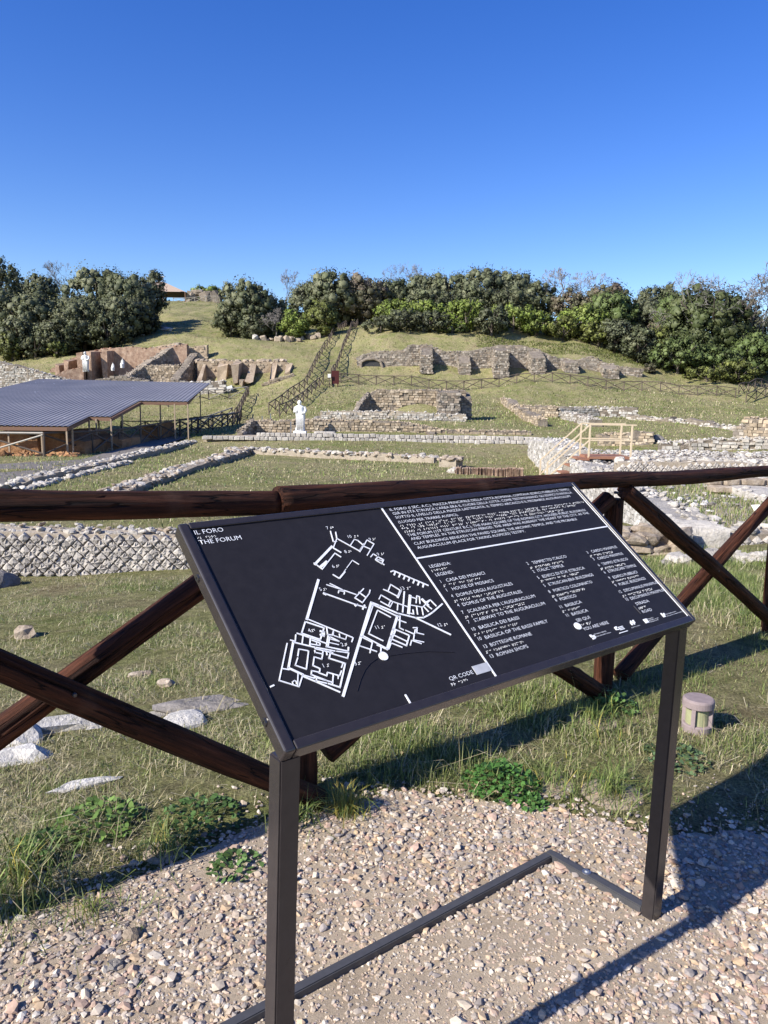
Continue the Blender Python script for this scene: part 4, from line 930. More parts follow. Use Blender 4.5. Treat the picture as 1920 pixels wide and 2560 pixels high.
# ------------------------------------------------------------------ diamond-stone (reticulate) walls
def tessera(seed):
    rng = np.random.default_rng(seed); o_ = np.array([(0, -1), (1, 0), (0, 1), (-1, 0)], float) * .5
    ring = []
    for a in range(4):
        p, q = o_[a], o_[(a + 1) % 4]; ring += [p * .97 + q * .03, p * .72 + q * .28, p * .28 + q * .72]
    ring = np.array(ring) * (1 + rng.uniform(-.09, .05, (12, 1))); V = [(x, .35, z) for x, z in ring]; V += [(x * .98, -.02 + rng.normal(0, .03), z * .98) for x, z in ring]
    V += [(x * .66 + rng.normal(0, .03), -.075 + rng.normal(0, .045), z * .66 + rng.normal(0, .03)) for x, z in ring]; V += [(rng.normal(0, .06), -.095 + rng.normal(0, .04), rng.normal(0, .06))]
    k = np.arange(12); q = np.concatenate([np.stack([k + i * 12, (k + 1) % 12 + i * 12, (k + 1) % 12 + 12 + i * 12, k + 12 + i * 12], 1) for i in (0, 1)]); t = np.stack([k + 24, (k + 1) % 12 + 24, np.full(12, 36)], 1)
    return mesh('diamond_stone', np.array(V), [q, t], M['tessera'])
TESS = [tessera(200 + k) for k in range(7)]
def reticulate(root, p0, p1, zb, zt, D, seed, x_lim=None, topn=50):
    rng = np.random.default_rng(seed); p0 = np.asarray(p0, float)[:2]; p1 = np.asarray(p1, float)[:2]; L = np.linalg.norm(p1 - p0); t = (p1 - p0) / L; n_ = np.array([t[1], -t[0]]); yaw = math.atan2(t[1], t[0]); r = 0; z = zb
    while z < zt - D * .2:
        x = (r % 2) * D / 2
        while x < L:
            c = p0 + t * x
            if z < zt - D * (.3 + .5 * max(0, noise2(x * 1.7, 0.0, seed) + .1)) and (x_lim is None or c[0] > x_lim):
                place(TESS[rng.integers(0, 7)], 'diamond_stone', root, (*(c + n_ * rng.uniform(.0, .022)), z + rng.normal(0, .004)), (D * rng.uniform(.9, .98), D, D * rng.uniform(.9, .98)), yaw + rng.normal(0, .05), rng.normal(0, .05), rng.normal(0, .09))
            x += D
        z += D / 2; r += 1
def stone_row(root, p0, p1, z, width, n, size, seed, mats=LUMP, zvar=.03):
    rng = np.random.default_rng(seed); p0 = np.asarray(p0, float)[:2]; p1 = np.asarray(p1, float)[:2]; L = np.linalg.norm(p1 - p0); t = (p1 - p0) / L; nb = np.array([-t[1], t[0]])
    for k in range(n):
        s = (k + rng.random()) / n; c = p0 + t * L * s + nb * rng.uniform(0, width); a = size * rng.uniform(.6, 1.35); zz = z(c[0], c[1]) if callable(z) else z
        place(mats[rng.integers(0, len(mats))], 'stone', root, (*c, zz + rng.normal(0, zvar)), (a * rng.uniform(.8, 1.5), a * rng.uniform(.6, 1.1), a * rng.uniform(.35, .75)), rng.uniform(0, 6.28), rng.normal(0, .2), rng.normal(0, .2))
Yw = 10.4; za, zb_ = Z(230, 1328, Yw), g1(-3, Yw) - .06
w1 = thing('reticulate_wall', (-3.2, Yw, zb_), 'low pale wall of diamond set stones crossing left of the sign', 'wall')
V, F = wall_body((-7.5, Yw + .03), (1.6, Yw + .03), [(0, za - .05), (1, za - .08)], .62, zb_ - .35, 5, .05, .15); obj('wall_core', V, F, M['mortar'], w1)
reticulate(w1, (-6.0, Yw), (-.7, Yw), zb_ - .02, za, .165, 9)
stone_row(w1, (-6.0, Yw + .08), (-.7, Yw + .08), za - .04, .12, 90, .09, 4, LUMP, .02); stone_row(w1, (-6.0, Yw + .28), (-.7, Yw + .28), za - .04, .3, 110, .09, 5, LUMP + LUMPF)

# ------------------------------------------------------------------ low field walls
def low_wall(name, label, a, b, width, height, n, size, seed, mats=LUMP, core='mortar', z=None):
    A = onz(*a, Z0 + height); B = onz(*b, Z0 + height); t = thing(name, (*((A + B) / 2)[:2], Z0), label, 'wall')
    zz = Z0 + height * .8; V, F = wall_body(A, B, [(0, zz), (1, zz)], width, Z0 - .3, seed, .06); obj('wall_core', V, F, M[core], t)
    stone_row(t, A, B, Z0 + height * .75, width, n, size, seed, mats, .03); return t
low_wall('low_wall', 'long low pale wall slanting towards the canopy at left', (-30, 1222), (488, 1101), .5, .2, 290, .19, 21)
low_wall('kerb', 'lower kerb of pale slabs beside the long slanting wall', (0, 1240), (330, 1153), .22, .08, 110, .2, 22)
low_wall('low_wall', 'second low rubble wall slanting across the field, nearer the middle', (300, 1228), (628, 1122), .75, .2, 290, .2, 23, LUMP + LUMPF)
low_wall('low_wall', 'low rubble wall running across in front of the statue terrace', (560, 1118), (1085, 1141), .5, .22, 290, .22, 24, LUMP + LUMPF)
low_wall('wall_stub', 'short square stub of wall right of the long rubble wall', (1098, 1143), (1140, 1145), .9, .35, 50, .24, 25, LUMPF)
# brick kerb set on edge
A = onz(1140, 1168, Z0 + .25); B = onz(1308, 1172, Z0 + .25); bk = thing('brick_kerb', (*A[:2], Z0), 'low kerb of reddish bricks on edge in the field', 'kerb')
bmesh_ = mesh('brick', *chamfer_box(.1, .02), M['brick']); rng = np.random.default_rng(5); L = np.linalg.norm((B - A)[:2]); nn = 46
for k in range(nn):
    c = A + (B - A) * (k + .5) / nn; place(bmesh_, 'brick', bk, (c[0], c[1], Z0 + .09 + rng.normal(0, .015)), (L / nn * .85, .55 * rng.uniform(.85, 1.1), .34), math.atan2((B - A)[1], (B - A)[0]) + rng.normal(0, .06))
V, F = wall_body(A + [0, -.12, 0], B + [0, -.12, 0], [(0, Z0 + .1), (1, Z0 + .1)], .3, Z0 - .2, 3, .03); obj('mortar_bed', V, F, M['brick'], bk)
stone_row(bk, XY(1135, A[1]), XY(1150, A[1]), Z0 + .12, .5, 6, .3, 4, LUMP)

# ------------------------------------------------------------------ statue terrace: courses of white blocks and a rubble wall
Yt = 42.6; ter = thing('terrace_wall', (*XY(900, Yt), Z0), 'long terrace wall of white block courses and rubble behind the statue', 'wall')
xa, xb = XY(505, Yt)[0], XY(1345, Yt)[0]
rng = np.random.default_rng(31); zrow = Z0 - .02
for r in range(3):
    x = xa + (0 if r == 1 else (6.5 if r == 0 else 3.0)); y_ = Yt - .25 + r * .18; hgt = .215
    while x < xb:
        l = rng.uniform(.2, .36); place(CBW[rng.integers(0, 6)], 'block', ter, (x + l / 2, y_ + rng.normal(0, .02), Z0 + (r + .5) * hgt + rng.normal(0, .012) + (.02 if x < 0 else 0)), (l * .95, .3, hgt * .93), rng.normal(0, .04)); x += l
V, F = wall_body((xa, Yt + .15), (xb, Yt + .15), [(0, Z0 + .38), (.25, Z0 + .55), (1, Z0 + .55)], 1.6, Z0 - .3, 3, .04); obj('wall_core', V, F, M['mortar'], ter)
Y2 = 45.4; p0, p1 = (XY(672, Y2)), (XY(1330, Y2)); zt = Z(800, 1051, Y2); ze = Z(1300, 1079, Y2)
wall_part(ter, p0, p1, [(0, Z(690, 1056, Y2)), (.1, zt), (.5, zt - .04), (.62, ze + .15), (.68, ze), (1, ze)], 1.0, 'tan', 'core', .15, (.15, .34), 41, dep=.15, rough=.05)
wall_part(ter, XY(603, Y2 - 1.7), XY(635, Y2 + .1), [(0, Z0 + .6), (.35, Z(620, 1070, Y2)), (1, Z(636, 1050, Y2))], .3, 'grey', 'core', .15, (.15, .34), 43, dep=.12, proud=.02); wall_part(ter, XY(592, Y2 + .25), XY(676, Y2 + .25), [(0, Z0 + .6), (.45, Z(636, 1056, Y2)), (1, zt)], .8, 'tan', 'core', .15, (.15, .3), 47, dep=.15)
buttress(ter, 1078, Y2, .8, ze, ze - .15, .45, 'tan', 53, row=.15)
pl = place(CBW[0], 'marble_slab', ter, (*XY(812, 43.6), Z0 + .68), (1.2, .4, .1))
wt = thing('niche_wall', (*XY(1030, 55), g1(*XY(1030, 55))), 'ruined wall with a dark corner niche on the terrace above the statue', 'wall')
Yn = 55.5; zt = Z(1000, 976, Yn); zm = Z(1100, 976, Yn)
wall_part(wt, XY(890, Yn), XY(1165, Yn), [(0, Z(890, 1010, Yn)), (.12, zt - .3), (.2, zt), (1, zm)], 1.0, 'tan', 'core', .17, (.18, .4), 61, dep=.16)
wall_part(wt, XY(890, Yn - 2.5), XY(926, Yn + .1), [(0, Z(890, 1036, Yn - 2.5)), (.4, Z(905, 1008, Yn)), (1, Z(926, 980, Yn))], .35, 'grey', 'core', .17, (.18, .4), 63, dep=.12, proud=.02); buttress(wt, 1118, Yn, 1.6, zm, zm - .15, 1.5, 'grey', 66, row=.18); buttress(wt, 1157, Yn + 1.2, 1.6, zm - .1, zm - .5, .9, 'grey', 69, row=.18)
wall_part(wt, XY(800, 52.8), XY(1166, 52.4), [(0, Z(800, 1030, 52.8)), (.5, Z(1000, 1029, 52.8)), (1, Z(1160, 1039, 52.4))], .5, 'pale', 'mortar', .16, (.16, .36), 71)
q = XY(1050, Yn - .8); th_ = np.linspace(0, 2 * np.pi, 33)[:-1]; rr_ = np.linspace(0, 1, 9); zb = g1(*q) - .15
V = np.array([(q[0] + 2.6 * r_ * math.cos(a), q[1] + 1.1 * r_ * math.sin(a), zb + 1.2 * (1 - r_ ** 2) ** .8 + .05 * noise2(r_ * 7 + a, a * 3, 4)) for r_ in rr_ for a in th_]); i = np.arange(8)[:, None] * 32; j = np.arange(32)[None]; kk = (j + 1) % 32
o = obj('grass_bank', V, np.stack([i + j, i + 32 + j, i + 32 + kk, i + kk], -1).reshape(-1, 4), M['ground'], smooth=True); tag(o, kind='structure')
for k, (x, y, w, lab) in enumerate([(798, 1028, .42, 'large rounded grey boulder on grass right of the statue head'), (862, 1036, .24, 'small grey boulder right of the larger rounded boulder')]):
    boulder(x, y, w, w * .7, M['greystone'], lab, 300 + k, 'boulder', .8, 'boulders on the upper terrace', Yd=53, cat='boulder')

# ------------------------------------------------------------------ statues
def loft(secs, c, n=22, fold=.0, seed=0):
    S_ = np.array(secs, float); z = np.linspace(S_[0, 0], S_[-1, 0], 46); q = np.stack([np.interp(z, S_[:, 0], S_[:, i]) for i in range(5)], 1); th = np.arange(n) / n * 2 * np.pi
    T = th[None]; f = 1 + fold * np.clip(1.1 - np.abs(q[:, :1] - .42) * 1.6, 0, 1) * np.sin(T * 9 + q[:, :1] * 7 + seed) * (q[:, :1] < .86)
    V = np.stack([q[:, 3:4] + q[:, 1:2] * f * np.cos(T), q[:, 4:5] + q[:, 2:3] * f * np.sin(T), np.repeat(q[:, :1], n, 1)], -1).reshape(-1, 3); m = len(z); i = np.arange(m - 1)[:, None] * n; j = np.arange(n)[None]; k = (j + 1) % n
    F = np.stack([i + j, i + k, i + n + k, i + n + j], -1).reshape(-1, 4); return V, [F, np.stack([np.arange(n)[::-1], np.arange(n) + (m - 1) * n])]
STAND = [(0, .15, .12, 0, 0), (.03, .155, .125, 0, 0), (.12, .135, .11, .01, 0), (.3, .135, .11, .02, 0), (.48, .14, .115, .02, 0), (.56, .145, .115, .015, 0), (.62, .15, .11, .0, 0), (.7, .16, .105, -.01, 0), (.78, .155, .095, -.01, 0), (.815, .12, .08, -.01, 0), (.84, .05, .05, -.01, 0), (.86, .045, .048, -.01, -.005), (.885, .06, .066, -.01, -.01), (.93, .068, .075, -.01, -.012), (.97, .058, .066, -.01, -.008), (1, .015, .02, -.01, 0)]
SIT = [(0, .2, .2, 0, -.1), (.25, .2, .22, 0, -.1), (.42, .22, .24, 0, -.08), (.5, .2, .16, 0, 0), (.65, .17, .12, 0, .03), (.78, .17, .1, 0, .03), (.82, .06, .06, 0, .03), (.86, .075, .085, 0, .01), (.94, .08, .085, 0, .01), (1, .02, .02, 0, .01)]
def statue(name, x, y, Y, h, secs, label, seed, plinth=.0):
    p = atY(x, y, Y); t = thing(name, p, label, 'statue'); V, F = loft(secs, p, 22, .11, seed); V = V * h + p + [0, 0, plinth]; obj('figure', V, F, M['marble'], t, smooth=True)
    if secs is STAND:
        a = p + [0, 0, plinth]; V, F = tube([a + np.array(q) * h for q in [(.14, 0, .78), (.19, -.02, .66), (.15, -.11, .58), (.05, -.14, .6)]], np.array([.05, .045, .036, .03]) * h, 8); obj('draped_arm', V, F, M['marble'], t, smooth=True)
        V, F = tube([a + np.array(q) * h for q in [(-.14, 0, .77), (-.17, -.03, .62), (-.08, -.12, .66)]], np.array([.055, .05, .04]) * h, 8); obj('draped_arm', V, F, M['marble'], t, smooth=True)
        parts = []
        for k in range(7):
            u_ = k / 6; parts.append(tube([a + np.array(q) * h for q in [(-.12 + .23 * u_, -.09, .66 - .1 * u_), (-.1 + .22 * u_, -.115, .4), (-.09 + .2 * u_, -.115, .03)]], np.array([.012, .02, .016]) * h, 5))
        V, F = merge(parts); obj('robe_folds', V, F, M['marble'], t, smooth=True)
    if plinth: 
        V = BOXV * [h * .42, h * .34, plinth * 2] + p + [0, 0, 0]; obj('plinth', V, BOXF, M['marble'], t)
statue('statue', 750, 1080, 44.2, 1.76, STAND, 'white robed statue standing in front of the terrace wall', 1, .06)

# ------------------------------------------------------------------ buttressed wall on the hill
Yb = 87.0; bw_ = thing('buttressed_wall', (*XY(1250, Yb), g1(*XY(1250, Yb))), 'long ruined wall with buttresses below the spring bushes', 'wall')
TP = [(892, 893), (930, 880), (1005, 878), (1020, 864), (1075, 862), (1110, 880), (1180, 878), (1240, 866), (1290, 864), (1330, 872), (1380, 893), (1440, 902), (1475, 892), (1490, 898), (1520, 912), (1600, 925)]
fx = lambda a: (a - 892) / (1602 - 892)
wall_part(bw_, XY(892, Yb), XY(1602, Yb - .5), [(fx(a), Z(a, b, Yb)) for a, b in TP], 1.6, 'grey', 'core', .2, (.18, .45), 81, rough=.15, dep=.16, proud=.04)
for k, (x, d, yt, yf, w) in enumerate([(1062, 2.2, 864, 888, 1.25), (1155, 2.0, 882, 908, 1.25), (1242, 2.9, 868, 876, 1.5), (1330, 2.9, 872, 896, 1.4), (1413, 2.4, 898, 908, 1.4), (1510, 2.2, 908, 922, 1.7)]):
    buttress(bw_, x, Yb, d, Z(x, yt, Yb), Z(x, yf, Yb - d), w, 'grey', 90 + k * 5, row=.2)
wall_part(bw_, XY(1335, Yb - 2.2), XY(1340, Yb - 2.2) + [1.0, 0], [(0, Z(1300, 912, Yb)), (1, Z(1300, 925, Yb))], 1.0, 'pale', 'core', .3, (.3, .6), 131)
# drain arch at its left end
V, F = tube([np.array([*XY(u_, Yb - .25), Z(u_, v_, Yb - .25)]) for u_, v_ in [(902, 922), (902, 905), (915, 898), (935, 897), (950, 904), (956, 920)]], .16, 6); obj('arch_stones', V, F, M['core'], bw_)
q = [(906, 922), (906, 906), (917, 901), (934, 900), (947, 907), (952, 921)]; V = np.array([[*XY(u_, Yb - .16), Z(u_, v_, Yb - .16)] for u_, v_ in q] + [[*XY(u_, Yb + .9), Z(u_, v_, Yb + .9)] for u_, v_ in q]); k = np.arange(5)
obj('arch_shade_sheet', V, [np.array([[0, 1, 2, 3, 4, 5]])], M['darkmetal'], bw_)  # flat black sheet standing in for the shade inside the arch

# ------------------------------------------------------------------ left ruins
r1 = thing('brick_ruin', (*XY(280, 86), g1(*XY(280, 86))), 'red brick ruin with projecting piers holding white statues, upper left', 'ruin')
Yr = 87.0
wall_part(r1, XY(128, Yr), XY(470, Yr), [(0, Z(130, 925, Yr)), (.12, Z(160, 905, Yr)), (.25, Z(205, 882, Yr)), (.4, Z(270, 873, Yr)), (.6, Z(330, 868, Yr)), (.75, Z(385, 872, Yr)), (1, Z(470, 862, Yr))], 1.0, 'brick', 'brick', .25, (.3, .6), 141, cover=.0, dep=.1, proud=.01)
for k, (x, d, yt, w) in enumerate([(170, 2.6, 908, .5), (196, 2.8, 897, .5), (231, 3.2, 880, .62), (253, 3.0, 877, .6), (284, 2.2, 878, .45)]):
    buttress(r1, x, Yr + .2, d, Z(x, yt, Yr), Z(x, yt + 3, Yr - d), w, 'brick', 150 + k * 4, 'brick', .12)
wall_part(r1, XY(140, 83.4), XY(212, 83.4), [(0, Z(140, 940, 83.4)), (.3, Z(165, 928, 83.4)), (.6, Z(185, 924, 83.4)), (1, Z(212, 918, 83.4))], .6, 'brick', 'brick', .12, (.2, .4), 171, cover=.0, top_lumps=True)
for x, y, Y, h, sc, lab in [(215, 929, 82.9, 2.1, STAND, 'white statue standing on a pier of the brick ruin'), (283, 927, 84, .85, SIT, 'small white bust between the statues of the brick ruin'), (307, 920, 84, 1.0, SIT, 'seated white statue at right in the brick ruin')]:
    statue('small_statue', x, y, Y, h, sc, lab, x)
r2 = thing('collapsed_vault', (*XY(400, 84), g1(*XY(400, 84))), 'grey collapsed vault walls with sloping tops in the upper left ruins', 'ruin')
def slope_wall(root, a, b, Ya, Yb_, ya, yb, thick, pal, seed, body='core'):
    """a wall running in depth from the near end a to the far end b (picture columns), tops at rows ya, yb"""
    wall_part(root, XY(a, Ya), XY(b, Yb_), [(0, Z(a, ya, Ya)), (1, Z(b, yb, Yb_))], thick, pal, body, .2, (.2, .45), seed, rough=.15)
slope_wall(r2, 300, 455, 80.5, 88, 957, 857, 1.2, 'grey', 181); slope_wall(r2, 448, 497, 80.2, 86, 950, 885, .9, 'grey', 186)
wall_part(r2, XY(380, 88), XY(520, 88.2), [(0, Z(380, 870, 88)), (.55, Z(455, 856, 88)), (.7, Z(480, 870, 88)), (1, Z(520, 862, 88))], 1.0, 'tan', 'plaster', .2, (.2, .45), 191, cover=.35)
wall_part(r2, XY(352, 83.5), XY(450, 83.5), [(0, Z(352, 915, 83.5)), (1, Z(448, 912, 83.5))], 2.5, 'tan', 'core', .18, (.2, .4), 196)
wall_part(r2, XY(240, 79.8), XY(370, 79.8), [(0, Z(240, 950, 79.8)), (.5, Z(300, 940, 79.8)), (1, Z(370, 952, 79.8))], 1.2, 'grey', 'core', .2, (.2, .5), 201)
wall_part(r2, XY(380, 79.5), XY(560, 79.5), [(0, Z(380, 960, 79.5)), (1, Z(560, 953, 79.5))], 1.4, 'pale', 'core', .3, (.4, .9), 206)
r3 = thing('niche_ruin', (*XY(600, 83), g1(*XY(600, 83))), 'row of roofless plastered niches left of the fenced stair', 'ruin')
Yq = 84.0
wall_part(r3, XY(495, Yq), XY(728, Yq), [(0, Z(495, 905, Yq)), (.3, Z(560, 902, Yq)), (.75, Z(670, 906, Yq)), (.95, Z(718, 905, Yq)), (1, Z(728, 915, Yq))], 1.2, 'tan', 'plaster', .2, (.2, .4), 211, cover=.3)
for k, (x, d, yt, yf, w) in enumerate([(512, 3.4, 904, 958, .5), (562, 1.2, 906, 912, 1.0), (600, 2.6, 905, 912, .5), (634, 3.2, 905, 955, .5), (690, 3.4, 903, 955, .6), (618, 3.6, 946, 952, .4), (724, 2.0, 910, 930, .6)]):
    buttress(r3, x, Yq, d, Z(x, yt, Yq), Z(x, yf, Yq - d), w, 'tan', 220 + k * 4, 'plaster', .16)
wall_part(r3, XY(655, 80.2), XY(735, 81), [(0, Z(655, 962, 80.2)), (.3, Z(675, 950, 80.2)), (1, Z(735, 935, 81))], 1.0, 'tan', 'core', .2, (.2, .45), 251)
n = 30; rng = np.random.default_rng(12)
for k in range(26):
    x = rng.uniform(495, 720); a = rng.uniform(.35, .8); place(LUMPF[k % 6], 'coping_stone', r3, (*XY(x, Yq + .6), Z(x, 905, Yq) + .1), (a * 1.2, a, a * .8), rng.uniform(0, 6.28))
m1 = thing('rubble_bank', (*XY(60, 82), g1(*XY(60, 82))), 'long bank of pale rubble at the far left above the canopy', 'wall')
wall_part(m1, XY(-60, 80.5), XY(175, 80.5), [(0, Z(-60, 895, 80.5)), (.25, Z(0, 905, 80.5)), (.6, Z(80, 925, 80.5)), (1, Z(175, 952, 80.5))], 1.5, 'pale', 'core', .2, (.2, .4), 261, rough=.2)

# ------------------------------------------------------------------ scattered walls on the right terraces
def rubble_line(label, pts, Yv, height, thick, pal, seed, name='rubble_wall', n_=0):
    c = XY(pts[0][0], Yv[0]); t = thing(name, (*c, g1(*c)), label, 'wall', 'rubble walls on the right terraces')
    for k in range(len(pts) - 1):
        a, b = XY(pts[k][0], Yv[k]), XY(pts[k + 1][0], Yv[k + 1]); wall_part(t, a, b, [(0, g1(*a) + height), (1, g1(*b) + height)], thick, pal, 'core', .16, (.16, .4), seed + k * 7, rough=.2, dep=.16)
rubble_line('crooked rubble wall zigzagging down the right terrace', [(1252, 0), (1300, 0), (1345, 0)], [70, 60, 50], .45, .7, 'tan', 301)
rubble_line('short wall of larger stones left of the white handrail top', [(1302, 0), (1395, 0)], [61, 60], .8, .9, 'tan', 311)
rubble_line('long stepped rubble wall above the handrail platform', [(1402, 0), (1500, 0), (1595, 0)], [60, 61, 60], .75, .8, 'pale', 321)
rubble_line('slanting rubble wall behind the handrail', [(1405, 0), (1475, 0)], [59, 50], .5, .9, 'pale', 331)
rubble_line('low wall of stones behind the handrail platform', [(1500, 0), (1640, 0)], [42, 41], .6, .8, 'tan', 341)
rubble_line('long low wall leading to the right hand stone pile', [(1660, 0), (1800, 0), (1960, 0)], [37, 36.5, 36], .5, .9, 'pale', 351)
rubble_line('tall tan rubble wall at the right picture edge', [(1868, 0), (1990, 0)], [38, 36], 1.35, 1.0, 'tan', 361)
rubble_line('dark stepped stone pile beside the right edge wall', [(1840, 0), (1882, 0)], [39, 38], .95, 1.2, 'grey', 371)
rubble_line('thin scatter of stones on the grass left of the right pile', [(1570, 0), (1680, 0), (1850, 0)], [58, 54, 48], .22, .6, 'pale', 381)
boulder(1645, 1085, .42, .35, M['greystone'], 'big rounded boulder behind the handrail platform', 391, 'boulder', .8, 'boulders on the upper terrace', Yd=42, cat='boulder')

# ------------------------------------------------------------------ podium with wooden steps on the right
PZ = -.24
pod = thing('stone_podium', (6.5, 14, -1.0), 'broad white rubble podium with diamond stone walls at right', 'ruin')
A0, A1 = np.array((5.32, 21.6)), np.array((4.0, 10.0))
# solid body
poly = [(5.32, 21.6), (4.0, 10.0), (4.05, 9.2), (16, 9.6), (18, 26), (9, 27.5), (6.2, 24.5)]
from itertools import chain
V = np.array([(x, y, -1.7) for x, y in poly] + [(x, y, PZ - .12) for x, y in poly]); k = np.arange(7); obj('podium_core', V, [np.stack([k, (k + 1) % 7, (k + 1) % 7 + 7, k + 7], 1), np.array([[7, 8, 9, 10, 11, 12, 13]])], M['mortar'], pod)
bl = course_blocks(A0, A1, [(0, PZ), (1, PZ + .05)], .085, (.07, .12), 401, -1.5, .12, .02, 1.0)
V, F, c = join_blocks(bl, 'white', 402, .08); o = obj('facing_stones', V, F, M['masonry'], pod, col=c); o['kind'] = 'stuff'
rng = np.random.default_rng(403); n = 15000; X = rng.uniform(4, 17, n); Y = rng.uniform(9.3, 27, n)
edge = 4.0 + (Y - 10) * .1138; yard = (X > edge + .75) & (X < edge + 2.6) & (Y > 10.4) & (Y < 17.4); yard2 = (X > edge + 4.4) & (Y > 10.4) & (Y < 16.5)
keep = (X > edge + .03) & ~(yard & (rng.random(n) < .86)) & ~(yard2 & (rng.random(n) < .6)) & (X < Y * .62); P = np.stack([X, Y, np.full(n, PZ - .10) + rng.uniform(0, .06, n) + .07 * fbm(X, Y, 5)], 1)[keep]
R = rng.lognormal(math.log(.042), .45, len(P)); V, F = scatter_lumps(P, R, rng, (.35, .6)); c = np.concatenate([PAL['white'], PAL['pale']])[rng.integers(0, 7, len(P))] * rng.uniform(.6, 1.15, (len(P), 1)); o = obj('rubble_fill', V, F, M['masonry'], pod, col=np.repeat(c, 12, 0)); o['kind'] = 'stuff'
# raised rims
for (a, b, h, th, sd) in [(A0, A1 + [0.02, .3], .03, .75, 410), ((7.0, 17.3), (6.7, 10.2), .06, 1.0, 411)]:
    V, F = wall_body(np.asarray(b) + [0.02, 0], np.asarray(a) + [.02, 0], [(0, PZ + h - .06), (1, PZ + h - .06)], -th if False else .01, -1.2, sd, .03, .3)
    t_ = (np.asarray(b, float) - a) / np.linalg.norm(np.asarray(b, float) - a); nb = np.array([-t_[1], t_[0]])
    V, F = wall_body(np.asarray(a) + nb * .02, np.asarray(b) + nb * .02, [(0, PZ + h - .05), (1, PZ + h - .05)], th, -1.2, sd, .04, .25); obj('rim_wall', V, F, M['whitestone'], pod)
    stone_row(pod, a, b, PZ + h - .05, th, 140, .13, sd, LUMP, .015)
# grassy court on the podium
n = 6000; Yg = rng.uniform(10.4, 17.4, n); eg = 4.0 + (Yg - 10) * .1138; Xg = eg + .75 + rng.random(n) * 1.95; second = rng.random(n) < .3; Xg = np.where(second, eg + 4.4 + rng.random(n) * 3, Xg)
isg = rng.random(n) < .7; cc = np.where(isg[:, None], GREEN[rng.integers(0, 5, n)], DRY[rng.integers(0, 5, n)]) * rng.uniform(.7, 1.2, (n, 1))
V, F, c = blades(np.stack([Xg, Yg, np.full(n, PZ - .12)], 1), rng.uniform(.05, .14, n), np.full(n, .007), np.abs(rng.normal(.6, .4, n)), cc, rng); o = obj('court_grass', V, F, M['blade'], pod, col=c); o['kind'] = 'stuff'
# diamond wall at the back of the podium
b0, b1 = XY(1560, 18.3), XY(2010, 18.0); V, F = wall_body(b0 + [0, .03], b1 + [0, .03], [(0, .02), (1, .0)], .6, -1.0, 415, .03, .2); obj('wall_core', V, F, M['mortar'], pod); reticulate(pod, b0, b1, PZ - .1, .02, .15, 416)
stone_row(pod, b0 + [0, .1], b1 + [0, .1], .02, .5, 60, .18, 417, LUMP)
for r in range(2):
    rng = np.random.default_rng(420 + r); x = XY(1790, 15.2)[0]
    while x < XY(1990, 15.2)[0]:
        l = rng.uniform(.3, .55); place(CB[rng.integers(0, 7)], 'course_stone', pod, (x + l / 2, 15.2 + r * .25, PZ - .02 + r * .13), (l * .95, .3, .13)); x += l
# front: plaster block, slabs, diamond facing, rubble
def front_block(x0, x1, y0, y1, Y, m, name, seed, bulge=.06):
    a, b = atY(x0, y1, Y), atY(x1, y0, Y); nx, nz = 8, 6; V = []; rng = np.random.default_rng(seed)
    for kz in range(nz + 1):
        for kx in range(nx + 1):
            u_, v_ = kx / nx, kz / nz; e = min(u_, 1 - u_, v_ * 2, 1 - v_); V.append((a[0] + (b[0] - a[0]) * u_, Y - bulge * min(1, e * 5) + rng.normal(0, .008), a[2] + (b[2] - a[2]) * v_ + (.03 * noise2(u_ * 4, 1.0, seed) if kz == nz else 0)))
    for kx in range(nx + 1): V.append((a[0] + (b[0] - a[0]) * kx / nx, Y + .7, b[2] - .01))
    V = np.array(V); q = []
    for kz in range(nz + 1):
        for kx in range(nx): i_ = kz * (nx + 1) + kx; q.append((i_, i_ + 1, i_ + nx + 2, i_ + nx + 1))
    obj(name, V, np.array(q), m, pod, smooth=True)
front_block(1700, 1826, 1322, 1392, 9.15, M['whitestone'], 'plaster_block', 1, .03); front_block(1728, 1818, 1391, 1442, 9.1, M['tessera'], 'footing_slab', 2, .04); front_block(1820, 1893, 1388, 1440, 9.08, M['tessera'], 'footing_slab', 3, .04)
b0, b1 = XY(1826, 9.2, 1380), XY(2060, 9.3, 1380); V, F = wall_body(b0 + [0, .03], b1 + [0, .03], [(0, Z(1850, 1340, 9.2)), (1, Z(1850, 1335, 9.2))], .6, -1.2, 431, .03, .2); obj('wall_core', V, F, M['mortar'], pod); reticulate(pod, b0, b1, Z(1850, 1500, 9.2), Z(1850, 1338, 9.2), .135, 432)
stone_row(pod, b0 + [0, .1], b1 + [0, .1], Z(1850, 1340, 9.2), .5, 40, .16, 433, LUMP)
rw = thing('fieldstone_wall', (*XY(1630, 8.9, 1400), g1(*XY(1630, 8.9, 1400))), 'dry stone wall of large tan fieldstones just right of the sign', 'wall')
a, b = XY(1500, 8.9, 1400), XY(1742, 8.9, 1400); V, F = wall_body(a + [0, .12], b + [0, .12], [(0, Z(1600, 1352, 8.9)), (1, Z(1600, 1350, 8.9))], .9, -1.2, 441, .04, .2); obj('wall_core', V, F, M['fieldstone'], rw)
for bl in course_blocks(a, b, [(0, Z(1600, 1338, 8.9)), (1, Z(1600, 1338, 8.9))], .125, (.12, .3), 442, Z(1600, 1452, 8.9), .26, .05, 1.0): 
    rr = random.Random(str(bl[0])); place(rr.choice(LUMPF + CB), 'stone', rw, bl[0], (bl[1] * 1.22, bl[2] * 1.1, bl[3] * 1.28), bl[4] + rr.uniform(-.15, .15), rr.uniform(-.1, .1), rr.uniform(-.12, .12))
stone_row(rw, a, b, Z(1600, 1345, 8.9), .5, 22, .22, 443, LUMPF)
